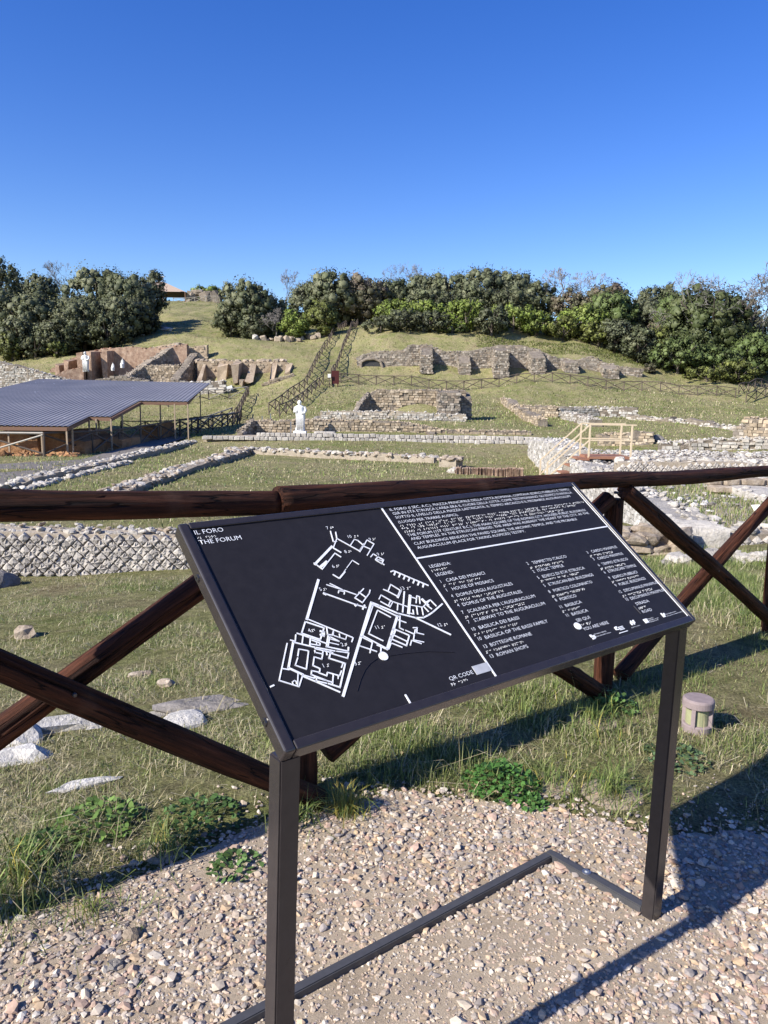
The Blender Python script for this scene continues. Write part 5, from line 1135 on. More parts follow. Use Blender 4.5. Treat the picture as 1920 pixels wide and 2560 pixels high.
ft = thing('footing_stones', (*XY(1800, 8.2, 1480), g1(*XY(1800, 8.2, 1480))), 'row of half buried pale stones in the grass below the podium', 'wall'); stone_row(ft, XY(1660, 8.0, 1480), XY(1990, 7.6, 1480), lambda x, y: g1(x, y) + .02, .35, 60, .14, 451, LUMP)
ws = thing('podium_spur', (6.3, 30, Z0), 'pale broken wall spur left of the wooden steps', 'wall')
wall_part(ws, (7.3, 38.5), (5.62, 24.3), [(0, Z(1308, 1106, 38)), (.5, Z(1345, 1103, 30)), (.75, Z(1375, 1112, 27)), (1, Z(1400, 1128, 24.3))], 1.0, 'white', 'whitestone', .12, (.1, .2), 461, cover=1, dep=.15, rough=.12)
# steps and handrails
st = thing('wooden_steps', (5.2, 22.6, Z0), 'cream handrail steps with red brown treads up to the podium', 'stairs')
s0 = onz(1338, 1212, Z0 + .05); top = np.array([*XY(1452, 22.9, 1130), PZ + .02]); rise = np.array([top[0] - s0[0], 0, top[2] - Z0]); ysn, ysf = 22.0, 23.0
for k in range(5):
    f_ = (k + .5) / 5; V = BOXV * [.3, ysf - ysn, .05] + [s0[0] + rise[0] * f_, (ysn + ysf) / 2, Z0 + rise[2] * (k + 1) / 5 - .03]; obj('tread', V, BOXF, M['deck'], st); V = BOXV * [.03, ysf - ysn - .1, .16] + [s0[0] + rise[0] * f_ + .13, (ysn + ysf) / 2, Z0 + rise[2] * (k + 1) / 5 - .14]; obj('riser', V, BOXF, M['darkmetal'], st)
xe = XY(1566, 22.4, 1130)[0]; V = BOXV * [xe - top[0], ysf - ysn + .1, .07] + [(xe + top[0]) / 2, (ysn + ysf) / 2, PZ + .05]; obj('deck', V, BOXF, M['deck'], st)
for yy in (ysn, ysf):
    P0 = np.array([s0[0] - .1, yy, Z0]); P1 = np.array([top[0], yy, PZ + .05]); P2 = np.array([xe, yy, PZ + .05])
    for P in (P0, P1, P2, (P1 * .5 + P2 * .5) if False else None):
        if P is None: continue
        V, F = boxbeam(P, P + [0, 0, .95], .045, .045); obj('handrail_post', V, F, M['railyellow'], st)
    for z in (.95, .5):
        V, F = boxbeam(P0 + [0, 0, z], P1 + [0, 0, z], .036, .036); obj('handrail', V, F, M['railyellow'], st); V, F = boxbeam(P1 + [0, 0, z + .002], P2 + [0.12, 0, z + .002], .036, .036); obj('handrail', V, F, M['railyellow'], st)

# ------------------------------------------------------------------ canopy
cz = lambda y: .1 + (y - 35) * .092
def on_roof(x, y):
    d = ray(x, y); t = (.1 - 35 * .092 - EYE) / (d[2] - .092 * d[1]); return EYEP + d * t
can = thing('canopy', (*XY(150, 42), Z0), 'large low grey ribbed shelter roof on thin posts over the excavation', 'shelter')
c500, c468, c352, c278, c222, c168 = [on_roof(*q) for q in [(502, 967), (468, 1004), (352, 1003), (278, 1042), (222, 1041), (168, 1066)]]
XL = -27.0; dr = np.array([.13, -1.0])   # fall direction
def yend(x):
    if x > c352[0] + .6: return c468[1] + 0 * x
    return None
parts = []; wv = .26; back = lambda x: 58.5 + (x + 13) * -.12
x = XL; strips = []
while x < c500[0] - .05:
    yb = back(x)
    def front_y(xx):
        if xx > c352[0]: return c468[1]
        if xx > c222[0] + .0 - 1.2 and xx > -14.6: return c278[1]
        return c168[1]
    # each sheet keeps its rib parallel to the fall line
    for fy, xlim in ((c468[1], None),):
        pass
    # find the front where the falling line leaves the outline
    yf = yb
    while True:
        ny = yf - .5; nx = x + (yb - ny) * .13
        lim = c168[1] if nx < c168[0] else (c278[1] if nx < c278[0] else (c468[1] if nx < c468[0] + .02 else 99))
        if ny < lim:
            yf = lim if lim < 98 else yf; break
        yf = ny
    if yb - yf > 1: strips.append((x, yb, yf))
    x += wv
Vs = []
for (x, yb, yf) in strips:
    m = max(2, int((yb - yf) / 4) + 1); yy = np.linspace(yb, yf, m); pr = [(-.13, 0), (-.065, .0), (-.04, .024), (.04, .024), (.065, .0), (.13, 0)]
    V = np.array([(x + (yb - y) * .13 + a, y, cz(y) + b) for y in yy for a, b in pr]); i = np.arange(m - 1)[:, None] * 6; j = np.arange(5)[None]; parts.append((V, np.stack([i + j, i + j + 1, i + 7 + j, i + 6 + j], -1).reshape(-1, 4)))
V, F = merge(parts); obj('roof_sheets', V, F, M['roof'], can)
low = V.copy(); low[:, 2] -= .06
obj('roof_lining', low, [f[:, ::-1] for f in F], M['rust'], can)
bl_ = [on_roof(-30, 1064)] + [c168, c222, c278, c352, c468, c500]
for a, b in zip(bl_[:-1], bl_[1:]):
    V, F = boxbeam(a - [0, 0, .12], b - [0, 0, .12], .1, .16); obj('eave_beam', V, F, M['rust'], can)
for x, y, zf in [(20, 1063, 0), (103, 1064, 0), (166, 1066, 0), (180, 1062, 0), (222, 1042, 0), (240, 1042, 0), (277, 1043, 0), (305, 1030, 0), (350, 1004, 0), (436, 1005, 0), (469, 1006, 0), (246, 1035, 0), (400, 1000, 0), (500, 970, 0)]:
    p = on_roof(x, y); V, F = boxbeam([p[0], p[1], g1(p[0], p[1]) - .2], [p[0], p[1], p[2] - .1], .065, .065, (0, 1, 0)); obj('post', V, F, M['steelpost'], can)
def clay(label, x0, x1, Y, y0, y1, thick, seed, name='clay_bank'):
    a, b = XY(x0, Y), XY(x1, Y); t = thing(name, (*a, Z0), label, 'excavation', 'clay banks under the canopy'); V, F = wall_body(a, b, [(0, Z(x0, y0, Y)), (.4, Z(x0, (y0 + y1) / 2 - 3, Y)), (1, Z(x1, y1, Y))], thick, Z0 - .4, seed, .25, .35); obj('bank', V, F, M['clay'], t)
    rng = np.random.default_rng(seed); n = 60; s = rng.random(n); P = np.stack([a[0] + (b[0] - a[0]) * s, np.full(n, Y) - rng.uniform(0, 1.2, n), np.full(n, Z0)], 1); P[:, 2] = gz(P[:, 0], P[:, 1]); V, F = scatter_lumps(P, rng.uniform(.06, .25, n), rng); o = obj('clods', V, F, M['clay'], t); o['kind'] = 'stuff'
clay('orange clay bank at the left edge under the canopy', -60, 90, 34.2, 1084, 1098, 5, 501); clay('tall orange clay bank behind the first canopy posts', 85, 208, 34.5, 1084, 1092, 5, 502); clay('lower orange clay bank in the middle under the canopy', 212, 300, 38.1, 1088, 1098, 3, 503); clay('small clay bank at the right end of the excavation', 295, 345, 41.6, 1090, 1108, 3, 504); clay('square clay block standing at the right of the excavation', 345, 405, 45.8, 1066, 1060, 2.5, 505)
# paved strip in front of the canopy
A = [onz(x, y, Z0) for x, y in [(-60, 1165), (200, 1150), (420, 1095), (500, 1085), (470, 1100), (200, 1175), (-60, 1235)]]
V = np.array([(p[0], p[1], g1(p[0], p[1]) + .03) for p in A]); o = obj('paved_strip', V, [np.arange(7)[None]], M['greystone']); tag(o, kind='structure')

# ------------------------------------------------------------------ far fences
CYL = {}
def unit_cyl(m, n=6):
    if m not in CYL:
        V, F = tube([(0, 0, 0), (0, 0, .5), (0, 0, 1)], 1.0, n); CYL[m] = mesh('pole', V, F, M[m])
    return CYL[m]
def pole(root, name, a, b, r, m):
    M3, L = frame(a, b); mw = Matrix([[M3[i][0] * r, M3[i][1] * r, M3[i][2] * L, a[i]] for i in range(3)] + [[0, 0, 0, 1]]); return link(unit_cyl(m), name, root, mw)
def rail_fence(pts, label, m='fence', m_rail=None, sp=1.8, h=1.0, r=.052, seed=0, m_brace=None):
    """pts: list of (column, depth); follows the ground"""
    P = np.array([XY(x, Y) for x, Y in pts]); seg = np.linalg.norm(np.diff(P, axis=0), axis=1); cum = np.concatenate([[0], np.cumsum(seg)]); n = max(1, int(round(cum[-1] / sp)))
    s = np.linspace(0, cum[-1], n + 1); Q = np.stack([np.interp(s, cum, P[:, 0]), np.interp(s, cum, P[:, 1])], 1); zz = gz(Q[:, 0], Q[:, 1]); Q = np.concatenate([Q, zz[:, None]], 1)
    rng = np.random.default_rng(seed); t = thing('wooden_fence', Q[0], label, 'fence', 'crossed rail fences on the hillside'); up = np.array([0, 0, 1.0])
    for i_ in range(n + 1): pole(t, 'post', Q[i_] - up * .2, Q[i_] + up * (h + rng.normal(0, .03)) + [rng.normal(0, .02), 0, 0], r, m)
    for a, b in zip(Q[:-1], Q[1:]):
        d = np.array([0, -r * .6, 0]); pole(t, 'rail', a + up * h * .97, b + up * h * .97, r * .95, m_rail or m); pole(t, 'brace', a + up * .1 * h + d, b + up * h * .9 + d, r * .75, m_brace or m); pole(t, 'brace', a + up * h * .9 - d, b + up * .1 * h - d, r * .75, m)
rail_fence([(808, 79), (1300, 79.5), (1600, 78.5), (1838, 77)], 'long crossed rail fence below the buttressed wall', m_rail='fence', seed=1)
rail_fence([(672, 65), (760, 76), (800, 88), (840, 101), (878, 116)], 'left fence of the grassy stairway climbing the slope', seed=2, sp=1.9)
rail_fence([(699, 61.5), (745, 67), (808, 78)], 'lower right fence of the grassy stairway near the statue', seed=3)
rail_fence([(828, 80), (845, 86), (880, 101), (893, 110)], 'upper right fence of the grassy stairway below the grey shrubs', seed=4)
rail_fence([(853, 117), (910, 116)], 'short pale fence across the top of the grassy stairway', 'fence_pale', seed=5)
rail_fence([(-30, 76), (180, 76.5), (340, 75), (420, 73)], 'bleached rail fence in front of the brick ruin above the canopy', 'fence', 'fence_pale', seed=6, m_brace='fence_pale')
rail_fence([(470, 74), (622, 77)], 'bleached rail fence in front of the niche ruin', 'fence', 'fence_pale', seed=7, m_brace='fence_pale')
rail_fence([(622, 77), (605, 70), (585, 64)], 'short dark fence dropping from the niche ruin', seed=8)
rail_fence([(300, 56), (420, 57), (500, 58), (585, 62)], 'bleached fence behind the right end of the canopy', 'fence', 'fence_pale', seed=9, m_brace='fence_pale')
rail_fence([(-60, 32.6), (103, 33)], 'bleached crossed fence at the left edge before the canopy', 'fence', 'fence_pale', seed=10, m_brace='fence_pale', h=1.05, r=.055)
rail_fence([(103, 33), (175, 33.5), (270, 37), (390, 44), (470, 48.5), (530, 53), (568, 56)], 'dark crossed fence curving along the front of the excavation', seed=11, h=1.05, sp=3.1)
rail_fence([(568, 56), (597, 60), (603, 66)], 'dark fence corner right of the canopy', seed=12)
rail_fence([(400, 58), (500, 61), (580, 66)], 'second bleached fence behind the canopy corner', 'fence', 'fence_pale', seed=13)
rail_fence([(440, 146), (545, 147)], 'bleached fence on the crest by the stone arch', 'fence_pale', seed=14)
rail_fence([(1845, 78), (1870, 81), (1930, 86)], 'fence rising at the right picture edge', seed=15); rail_fence([(1865, 75), (1935, 79)], 'second fence rising beside steps at right edge', seed=16)
# pale barrier posts left of the statue
for k, (x, Y) in enumerate([(633, 46.6), (655, 48.6), (676, 50.8), (727, 44.2)]):
    q = XY(x, Y); z = g1(*q); t = thing('barrier_post', (*q, z), ['thin grey barrier post furthest left of the statue', 'thin grey barrier post second from left by the statue', 'thin grey barrier post behind the terrace niche', 'thin grey barrier post just left of the statue'][k], 'post', 'barrier posts by the statue'); V, F = tube([(*q, z - .1), (*q, z + .75)], .03, 6); obj('shaft', V, F, M['zinc'], t); V, F = lathe([(.001, .05), (.045, .03), (.045, 0), (.001, -.01)], 8, (*q, z + .75)); obj('knob', V, F, M['zinc'], t)

# ------------------------------------------------------------------ stone blocks, boards, crest shelter
rng = np.random.default_rng(600); spots = []
ORD = 'first second third fourth fifth sixth seventh eighth ninth tenth eleventh twelfth thirteenth fourteenth fifteenth sixteenth seventeenth eighteenth nineteenth twentieth'.split()
for k in range(20):
    x = 642 + k * 9.6 + rng.uniform(-3, 3); Y = 98 + rng.uniform(-1.2, 1.2) + max(0, (x - 760) * .02); c = XY(x, Y); z = g1(*c); a = rng.uniform(.5, 1.05); o = link((LUMPF + CB + LUMP[:2])[rng.integers(0, 15)], 'stone_block'); o.location = (*c, z + .2); o.scale = (a * 1.2, a * .9, a * rng.uniform(.6, .95)); o.rotation_euler = (rng.normal(0, .15), rng.normal(0, .15), rng.uniform(0, 6.28)); tag(o, ORD[k] + ' stone block from the left in the row below the central wood', 'stone', 'stone blocks laid out below the central wood')
q = XY(838, 77.6); z = g1(*q); t = thing('notice_board', (*q, z), 'dark maroon upright notice board by the fenced stair', 'sign'); V = BOXV * [.75, .12, 1.3] + [q[0], q[1], z + 1.0]; obj('panel', V, BOXF, M['maroon'], t); [obj('leg', BOXV * [.08, .08, .6] + [q[0] + s_, q[1], z + .2], BOXF, M['maroon'], t) for s_ in (-.25, .25)]
q = XY(823, 77.3); z = g1(*q); t = thing('small_notice', (*q, z), 'small white notice on a post left of the maroon board', 'sign'); V = BOXV * [.3, .05, .35] + [q[0], q[1], z + 1.15]; obj('plate', V, BOXF, M['signwhite'], t); obj('post', BOXV * [.08, .08, 1.1] + [q[0], q[1] + .08, z + .5], BOXF, M['fence'], t)
q = XY(575, 76.2); z = g1(*q); t = thing('small_notice', (*q, z), 'tilted white notice in front of the niche ruin', 'sign'); V = (BOXV * [.55, .06, .5]); R_ = np.array([[.95, 0, -.3], [0, 1, 0], [.3, 0, .95]]); obj('plate', V @ R_.T + [q[0], q[1], z + 1.0], BOXF, M['signwhite'], t); obj('post', BOXV * [.08, .08, .9] + [q[0], q[1] + .09, z + .4], BOXF, M['fence'], t)
Ys = 152; q = XY(436, Ys); z = Z(436, 736, Ys); t = thing('crest_shelter', (*q, g1(*q)), 'brown hipped shelter roof on the crest behind the left wood', 'shelter'); hw = 5.0
a, b, c, d, e_, f_ = [np.array(p) for p in [(q[0] - hw, Ys - 4, z), (q[0] + hw * .75, Ys - 4, z), (q[0] + hw * .75, Ys + 5, z), (q[0] - hw, Ys + 5, z), (q[0] - 2.6, Ys, Z(416, 704, Ys)), (q[0] - 1.6, Ys, Z(420, 704, Ys))]]
obj('roof', np.array([a, b, c, d, e_, f_]), [np.array([(0, 1, 5, 4), (2, 3, 4, 5)]), np.array([(1, 2, 5), (3, 0, 4)])], M['tile'], t)
for p in (a, b, c, d, (a + b) / 2):
    V, F = boxbeam([p[0] * .98 + q[0] * .02, p[1], g1(p[0], p[1]) - .3], [p[0] * .98 + q[0] * .02, p[1], z], .15, .15, (0, 1, 0)); obj('post', V, F, M['rust'], t)
q = XY(416, 146); z = g1(*q); t = thing('lamp_pole', (*q, z), 'thin dark lamp pole beside the crest shelter', 'lamp'); zt = Z(416, 692, 146); V, F = tube([(*q, z - .2), (*q, zt)], .09, 6); obj('pole', V, F, M['darkmetal'], t); V = BOXV * [.5, .3, .2] + [q[0], q[1], zt]; obj('lamp_head', V, BOXF, M['signwhite'], t); V = BOXV * [.5, .4, .9] + [q[0] + .3, q[1], z + .4]; obj('cabinet', V, BOXF, M['signwhite'], t)
Ya = 150; q = XY(515, Ya); t = thing('stone_arch', (*q, g1(*q)), 'ruined stone arch on the crest left of the round oak', 'ruin'); pts = [(478, 757), (480, 736), (487, 727), (500, 733), (508, 742), (512, 730), (524, 727), (538, 732), (552, 738), (560, 757)]
P = np.array([[*XY(x, Ya), Z(x, y, Ya)] for x, y in [(483, 760), (484, 733)]]); 
for nm, pl_, r_ in (('pier', [(484, 762), (484, 745), (487, 732)], 1.1), ('vault', [(487, 731), (500, 731), (512, 733)], .6), ('pier', [(528, 762), (526, 745), (522, 732)], 1.5), ('pier', [(548, 762), (545, 748), (535, 735)], 1.3)):
    V, F = tube([np.array([*XY(x, Ya), Z(x, y, Ya)]) for x, y in pl_], r_, 8); rg = np.random.default_rng(len(nm) + int(r_ * 10)); V = V + rg.normal(0, .14, V.shape); obj(nm, V, F, M['core'], t)
for k, (x, y, Y, w) in enumerate([(405, 805, 106, .8), (418, 818, 104, .9), (355, 845, 101, .5), (600, 838, 100, .6)]):
    boulder(x, y, w, w * .7, M['whitestone'] if k else M['greystone'], ['grey rock on the left grass slope right of the low shrub', 'flat white rock on the left grass slope', 'pale rock in front of the isolated low shrub', 'pale rock on grass left of the row of blocks'][k], 700 + k, 'rock', .5, 'rocks on the left slope', Yd=Y, cat='rock')
# ------------------------------------------------------------------ trees
KC = {'holm': [(.075, .088, .05), (.1, .115, .066), (.135, .145, .092)], 'light': [(.13, .18, .04), (.17, .225, .055), (.2, .25, .075)], 'yell': [(.115, .135, .04), (.145, .165, .05), (.1, .115, .04)],
      'olive': [(.105, .12, .075), (.13, .145, .095), (.09, .1, .065)], 'ivy': [(.07, .1, .034), (.09, .125, .044), (.115, .15, .06)], 'brown': [(.15, .125, .1), (.13, .115, .085), (.1, .1, .065)]}
KC = {k: [(c[0] * 1.22, c[1] * 1.18, c[2] * 1.05) for c in v] for k, v in KC.items()}
def leaf_crown(c, rx, ry, rz, kind, n, seed, size):
    rng = np.random.default_rng(seed); cols = np.array(KC[kind]); k = max(18, int(n / 42))
    u = rng.normal(size=(k, 3)); u /= np.linalg.norm(u, axis=1)[:, None];
    rad = rng.uniform(.45, 1.0, k) ** .6; cc = u * rad[:, None] * [rx, ry, rz] * rng.uniform(.74, .95, (k, 1))
    rs = rng.uniform(.15, .33, k) * min(rx, rz); w = rs ** 2; idx = rng.choice(k, n, p=w / w.sum())
    v = rng.normal(size=(n, 3)); v /= np.linalg.norm(v, axis=1)[:, None]
    P = c + cc[idx] + v * rs[idx][:, None] * rng.uniform(.55, 1.2, n)[:, None]
    nrm = v + .65 * rng.normal(size=(n, 3)) + [0, 0, .25]; nrm /= np.linalg.norm(nrm, axis=1)[:, None]
    t = np.cross(nrm, rng.normal(size=(n, 3))); t /= np.linalg.norm(t, axis=1)[:, None] + 1e-9; b = np.cross(nrm, t)
    s_ = size * rng.uniform(.6, 1.3, n)[:, None]
    V = np.stack([P - t * s_, P - b * s_ * .55, P + t * s_, P + b * s_ * .55], 1).reshape(-1, 3)
    cl = cols[rng.integers(0, 3, k)] * rng.uniform(.75, 1.3, (k, 1)); cv = cl[idx] * rng.uniform(.86, 1.14, (n, 1))
    wn_ = .55 * v + .6 * (P - c) / np.array([rx, ry, rz]) + .36 * rng.normal(size=(n, 3)) + [0, 0, .1]; wn_ /= np.linalg.norm(wn_, axis=1)[:, None]
    cn = .6 * ICOV[None] + .5 * (cc / np.array([rx, ry, rz]))[:, None]; cn = (cn / np.linalg.norm(cn, axis=2)[..., None]).reshape(-1, 3)
    leaf_crown.n = np.concatenate([np.repeat(wn_, 4, 0), cn])
    core = (c + cc)[:, None] + ICOV[None] * (rs * .52)[:, None, None] * rng.uniform(.8, 1.1, (k, 12, 1)); nv = len(V)
    F3 = (ICOF[None] + (np.arange(k) * 12)[:, None, None]).reshape(-1, 3) + nv
    return np.concatenate([V, core.reshape(-1, 3)]), [np.arange(n * 4).reshape(-1, 4), F3], np.concatenate([np.repeat(cv, 4, 0), np.repeat(cl, 12, 0)])
def crown(V, F, t, cl):
    o = obj('crown', V, F, M['treeleaf'], t, col=cl, smooth=True); a = o.data.attributes.new('nrm', 'FLOAT_VECTOR', 'POINT'); a.data.foreach_set('vector', leaf_crown.n.astype(np.float32).ravel()); return o
def branches(base, h, spread, seed, depth=5, r0=.16, lean=0, trunk=.3):
    rng = np.random.default_rng(seed); parts = []
    def go(p, d, L, r, lv):
        q = p + d * L * .5 + rng.normal(0, .05 * L, 3); e = p + d * L
        r = max(r, .02); n_ = 5 if lv < 2 else 3; parts.append(tube([p, q, e], [r, r * .85, r * .68], n_, False))
        if lv >= depth: return
        for _ in range(2 if lv == 0 else int(rng.integers(2, 4))):
            nd = d + rng.normal(0, .55 * spread, 3) + np.array([0, 0, .18]); nd /= np.linalg.norm(nd); go(e, nd, L * rng.uniform(.62, .85), r * .62, lv + 1)
    d0 = np.array([lean, 0, 1.0]); d0 /= np.linalg.norm(d0); go(np.asarray(base, float), d0, h * trunk, r0, 0)
    return merge(parts)
KLAB = {'holm': 'dark evergreen oak', 'light': 'fresh green spring bush', 'yell': 'yellowish green bush', 'olive': 'grey green olive shrub', 'ivy': 'ivy green tree', 'bare': 'leafless grey tree', 'brown': 'brownish half bare tree', 'ivybare': 'large ivy tree with pale bare limbs'}
WHERE = []
def tree(cx, top, w, Y, kind, label, seed, base=None, name=None, group='trees along the hillside', over=None):
    X = colX(cx, Y, top); z = g1(X, Y); zt = atY(cx, top, Y)[2]; Wd = w * Y / FPX
    p = np.array([X, Y, z - .15]); h = max(zt - z, 1.2)
    t = thing(name or ('bare_tree' if kind == 'bare' else 'leafy_tree'), (X, Y, z), label, 'tree' if h > 3.2 else 'shrub', group)
    if kind == 'bare':
        V, F = branches(p, h, .95, seed, 7 if h > 4 else 5, .03 * h ** .7, 0, .25)
        # fit height and width
        V = p + (V - p) * [Wd / max(1e-3, np.ptp(V[:, 0])), Wd / max(1e-3, np.ptp(V[:, 1])), h / max(1e-3, (V[:, 2] - p[2]).max())]
        obj('branches', V, F, M['twig'], t); V, F = tube([p, p + [0, 0, h * .16], p + [.02 * h, 0, h * .3]], [.03 * h, .024 * h, .018 * h], 7); obj('trunk', V, F, M['twig'], t); return
    rz = h * .47; c = p + [0, 0, h - rz * 1.1]; n = int(np.clip(Wd * h * 140, 1400, 8000))
    if kind == 'ivybare':
        for sd, dx, wd, hh in ((seed, .12, .95, 1.03), (seed + 7, -.18, .7, .98), (seed + 9, .3, .6, .85)):
            q = p + [Wd * dx, -Wd * .12, 0]; V, F = branches(q, h, 1.1, sd, 7, .17, .1, .27); V = q + (V - q) * [Wd * wd / np.ptp(V[:, 0]), Wd * wd / np.ptp(V[:, 1]), h * hh / (V[:, 2] - q[2]).max()]; obj('bare_limbs', V, F, M['twig'], t)
        V, F, cl = leaf_crown(p + [-Wd * .05, Wd * .05, h * .45], Wd * .44, Wd * .36, h * .44, 'ivy', 9000, seed, .2); crown(V, F, t, cl * [.72, .66, .8])
    else:
        V, F, cl = leaf_crown(c, Wd * .5, Wd * .45, rz, kind, n, seed, over or .14); crown(V, F, t, cl)
    parts = [tube([p, p + [.03 * h, 0, h * .25], p + [0, .02 * h, h * .6]], [.03 * h + .05, .025 * h + .03, .01 * h + .02], 7)]
    rr = np.random.default_rng(seed)
    for _ in range(5):
        a = rr.uniform(0, 6.28); parts.append(tube([p + [0, 0, h * .2], p + [Wd * .18 * math.cos(a), Wd * .18 * math.sin(a), h * .5], p + [Wd * .33 * math.cos(a), Wd * .33 * math.sin(a), h * .68]], [.018 * h, .012 * h, .005 * h], 5))
    V, F = merge(parts); obj('trunk', V, F, M['bark'], t)
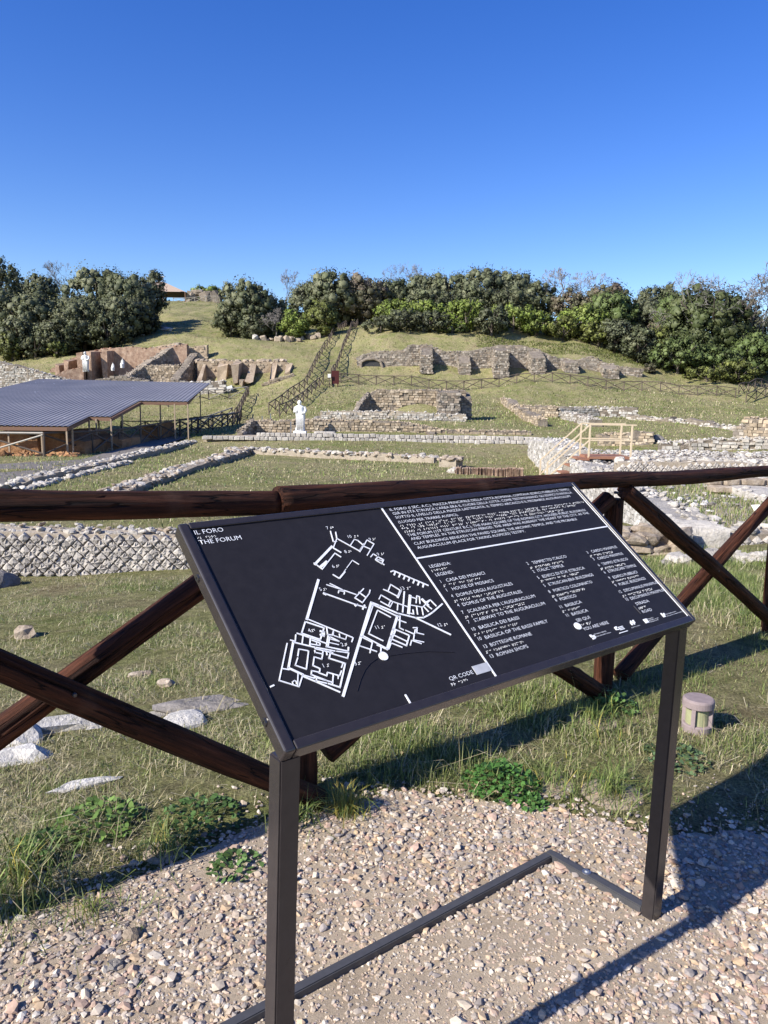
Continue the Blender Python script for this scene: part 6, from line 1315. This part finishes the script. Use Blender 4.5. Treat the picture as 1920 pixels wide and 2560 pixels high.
TREES = [
 # left wood
 (5, 612, 105, 106, 'holm', 'tallest dark oak cut by the left picture edge'), (95, 668, 110, 114, 'holm', 'dark oak crown just right of the tall left edge oak'),
 (150, 645, 95, 121, 'bare', 'leafless grey tree rising behind the left wood'), (-15, 690, 150, 99, 'holm', 'broad dark oak at left edge below the tallest oak'),
 (70, 712, 150, 98, 'holm', 'dark oak in the front row of the left wood'), (160, 715, 150, 101, 'holm', 'dark oak left of centre in the left wood'),
 (240, 655, 180, 108, 'holm', 'wide rounded oak on the skyline of the left wood'), (205, 735, 170, 97, 'holm', 'dark oak in the middle of the left wood, front row'),
 (310, 670, 150, 106, 'holm', 'oak on the skyline second from the right end of the left wood'), (375, 658, 85, 110, 'holm', 'oak ending the left wood beside the shelter roof'),
 (300, 725, 150, 99, 'holm', 'dark oak at the shaded right flank of the left wood'), (345, 715, 90, 103, 'holm', 'narrow dark oak below the last skyline oak'),
 (265, 775, 130, 95.5, 'holm', 'low dark oak at the foot of the left wood, right end'), (45, 780, 130, 94.5, 'holm', 'low dark oak at the foot of the left wood, left end'),
 (150, 785, 150, 94.5, 'holm', 'low dark oak at the foot of the left wood, middle'), (25, 820, 70, 92.8, 'yell', 'yellowish bush at left edge under the wood'),
 (140, 845, 70, 92.5, 'yell', 'yellowish bush at the foot of the left wood'), (85, 830, 90, 93.3, 'holm', 'dark bush between the two yellowish bushes'),
 (372, 782, 75, 101, 'holm', 'isolated low dark shrub on the left grass slope'), (335, 795, 45, 100.5, 'holm', 'small dark shrub left of the isolated low shrub'),
 (500, 710, 60, 165, 'light', 'small green tree on the skyline beside the stone arch'), (535, 708, 50, 165, 'light', 'second small green tree on the skyline near the arch'), (570, 700, 45, 150, 'holm', 'small dark skyline tree left of the big round oak'),
 # centre
 (618, 688, 150, 103, 'holm', 'big round oak right of the open grass slope'), (575, 735, 90, 102, 'holm', 'lower left lobe oak beside the big round oak'), (640, 775, 110, 99.5, 'holm', 'low oak in front of the big round oak'),
 (712, 664, 75, 122, 'bare', 'leafless tree between the round oak and the central wood'), (690, 765, 60, 99, 'bare', 'small leafless tree in front of the round oak'),
 (690, 735, 110, 105, 'olive', 'dull green shrub behind the small leafless tree'), (738, 765, 95, 98.5, 'light', 'bright green young tree above the line of stone blocks'), (808, 738, 88, 99, 'yell', 'olive green rounded tree left of the fenced stair'),
 (770, 690, 110, 113, 'holm', 'oak on the left shoulder of the central wood'), (830, 657, 150, 112, 'holm', 'tall oak on the skyline of the central wood'), (905, 672, 140, 113, 'brown', 'brownish crown on the skyline of the central wood'),
 (875, 712, 120, 124, 'holm', 'dark oak above the top of the fenced stair'), (950, 700, 130, 121, 'holm', 'dark oak right of the fenced stair top'), (985, 680, 100, 116, 'holm', 'oak crown below the leafless skyline trees'),
 (985, 652, 75, 128, 'bare', 'leafless skyline tree, left one of the pair over the wood'), (1040, 652, 85, 128, 'bare', 'leafless skyline tree, right one of the pair over the wood'),
 # right wood
 (1055, 672, 130, 117, 'olive', 'grey green oak on the skyline right of the leafless pair'), (1130, 668, 150, 117, 'holm', 'rounded oak on the skyline near the middle of the right wood'), (1205, 655, 160, 116, 'olive', 'highest rounded oak of the right wood'),
 (1290, 664, 120, 116, 'olive', 'oak right of the highest rounded oak'), (1180, 700, 150, 109, 'holm', 'oak in the second row below the highest oak'), (1080, 712, 150, 108, 'holm', 'oak in the second row above the spring bushes'),
 (1275, 708, 140, 108, 'holm', 'dark oak in the second row right of centre'), (1350, 690, 100, 112, 'holm', 'dark oak beside the leafless brown trees'), (1410, 668, 110, 124, 'bare', 'leafless trees over the right wood'), (1460, 670, 95, 122, 'bare', 'leafless tree just right of the tall bare group'),
 (1430, 715, 110, 108, 'brown', 'brownish thicket below the leafless trees'), (1520, 690, 130, 106, 'brown', 'reddish brown budding tree on the skyline'), (1530, 715, 150, 102, 'ivy', 'ivy covered tree with dark hollow beneath'), (1625, 687, 75, 112, 'holm', 'upright dark oak on the right skyline, left of pair'),
 (1668, 690, 75, 112, 'holm', 'upright dark oak on the right skyline, right of pair'), (1620, 730, 130, 104, 'olive', 'grey oak between ivy tree and great bare limbed tree'), (1690, 745, 130, 100, 'brown', 'brown twiggy thicket left of the great tree'),
 (1000, 742, 150, 101, 'light', 'light green tree behind the first grey shrubs'), (1075, 742, 120, 102, 'light', 'light green tree left of the bright spring tree'), (1165, 738, 140, 97.5, 'light', 'bright yellow green spring tree above the buttressed wall'),
 (1285, 752, 150, 99, 'light', 'light green bush right of the grey conical shrub'), (1345, 765, 110, 98, 'light', 'light green bush in the middle of the spring row'), (1460, 750, 140, 99.5, 'light', 'light green tree below the brown trees'), (1410, 785, 120, 97.5, 'yell', 'dull green bush in the right of the spring row'), (1500, 790, 130, 96.5, 'yell', 'dull green bush beside the dark gap'),
 (952, 785, 100, 96, 'olive', 'grey shrub beside the fenced stair'), (1000, 765, 130, 96.2, 'olive', 'second grey shrub from the fenced stair'), (1075, 770, 130, 96, 'olive', 'third grey shrub from the fenced stair'), (1130, 800, 90, 95.2, 'ivy', 'small dark green bush below the bright spring tree'),
 (1230, 752, 95, 95.8, 'olive', 'conical grey shrub right of the bright spring tree'), (1540, 790, 110, 95, 'olive', 'grey green bush at the right end of the spring row'), (1600, 805, 110, 93.5, 'holm', 'dark green bush above the wall end'), (1650, 800, 90, 94, 'yell', 'leafy bush left of the great tree foot'),
 (1795, 668, 270, 96, 'ivybare', 'great ivy clad tree with pale bare limbs at right'), (1700, 715, 130, 99.5, 'ivy', 'ivy green tree against the left of the great tree'), (1700, 830, 150, 90, 'ivy', 'bright leaved bush under the great tree'), (1790, 850, 140, 90.5, 'ivy', 'second bright leaved bush under the great tree'),
 (1770, 905, 150, 86.5, 'yell', 'low yellowish thicket above the fence at right'), (1850, 890, 130, 87, 'yell', 'low thicket at the foot of the right hand trees'), (1890, 810, 130, 92, 'ivy', 'green tree at the right picture edge'), (1905, 770, 100, 101, 'holm', 'dark tree behind, cut by the right picture edge'), (1860, 730, 110, 103, 'brown', 'twiggy brown tree at the right shoulder of the great tree'),
 (1660, 870, 90, 91.5, 'holm', 'dark bush left of the bright leaved bushes'), (1625, 905, 45, 89, 'brown', 'brown twig heap at the right end of the buttressed wall')]
for i_, tdef in enumerate(TREES): tree(*tdef, seed=1000 + i_)
# low green growth along the foot of the spring bushes
n = 4000; rng = np.random.default_rng(77); PX = rng.uniform(1180, 1640, n); Yb = rng.uniform(91, 95.5, n); Xb = (PX - PCX) / FPX * Yb
P = np.stack([Xb, Yb, gz(Xb, Yb) - .02], 1); c = np.array(KC['yell'])[rng.integers(0, 3, n)] * rng.uniform(.7, 1.2, (n, 1))
V, F, cc = blades(P, rng.uniform(.1, .3, n), np.full(n, .05), np.abs(rng.normal(.4, .3, n)), c, rng); o = obj('undergrowth', V, F, M['leaf'], col=cc); tag(o, 'tall green undergrowth along the foot of the spring bushes', 'undergrowth', kind='stuff')
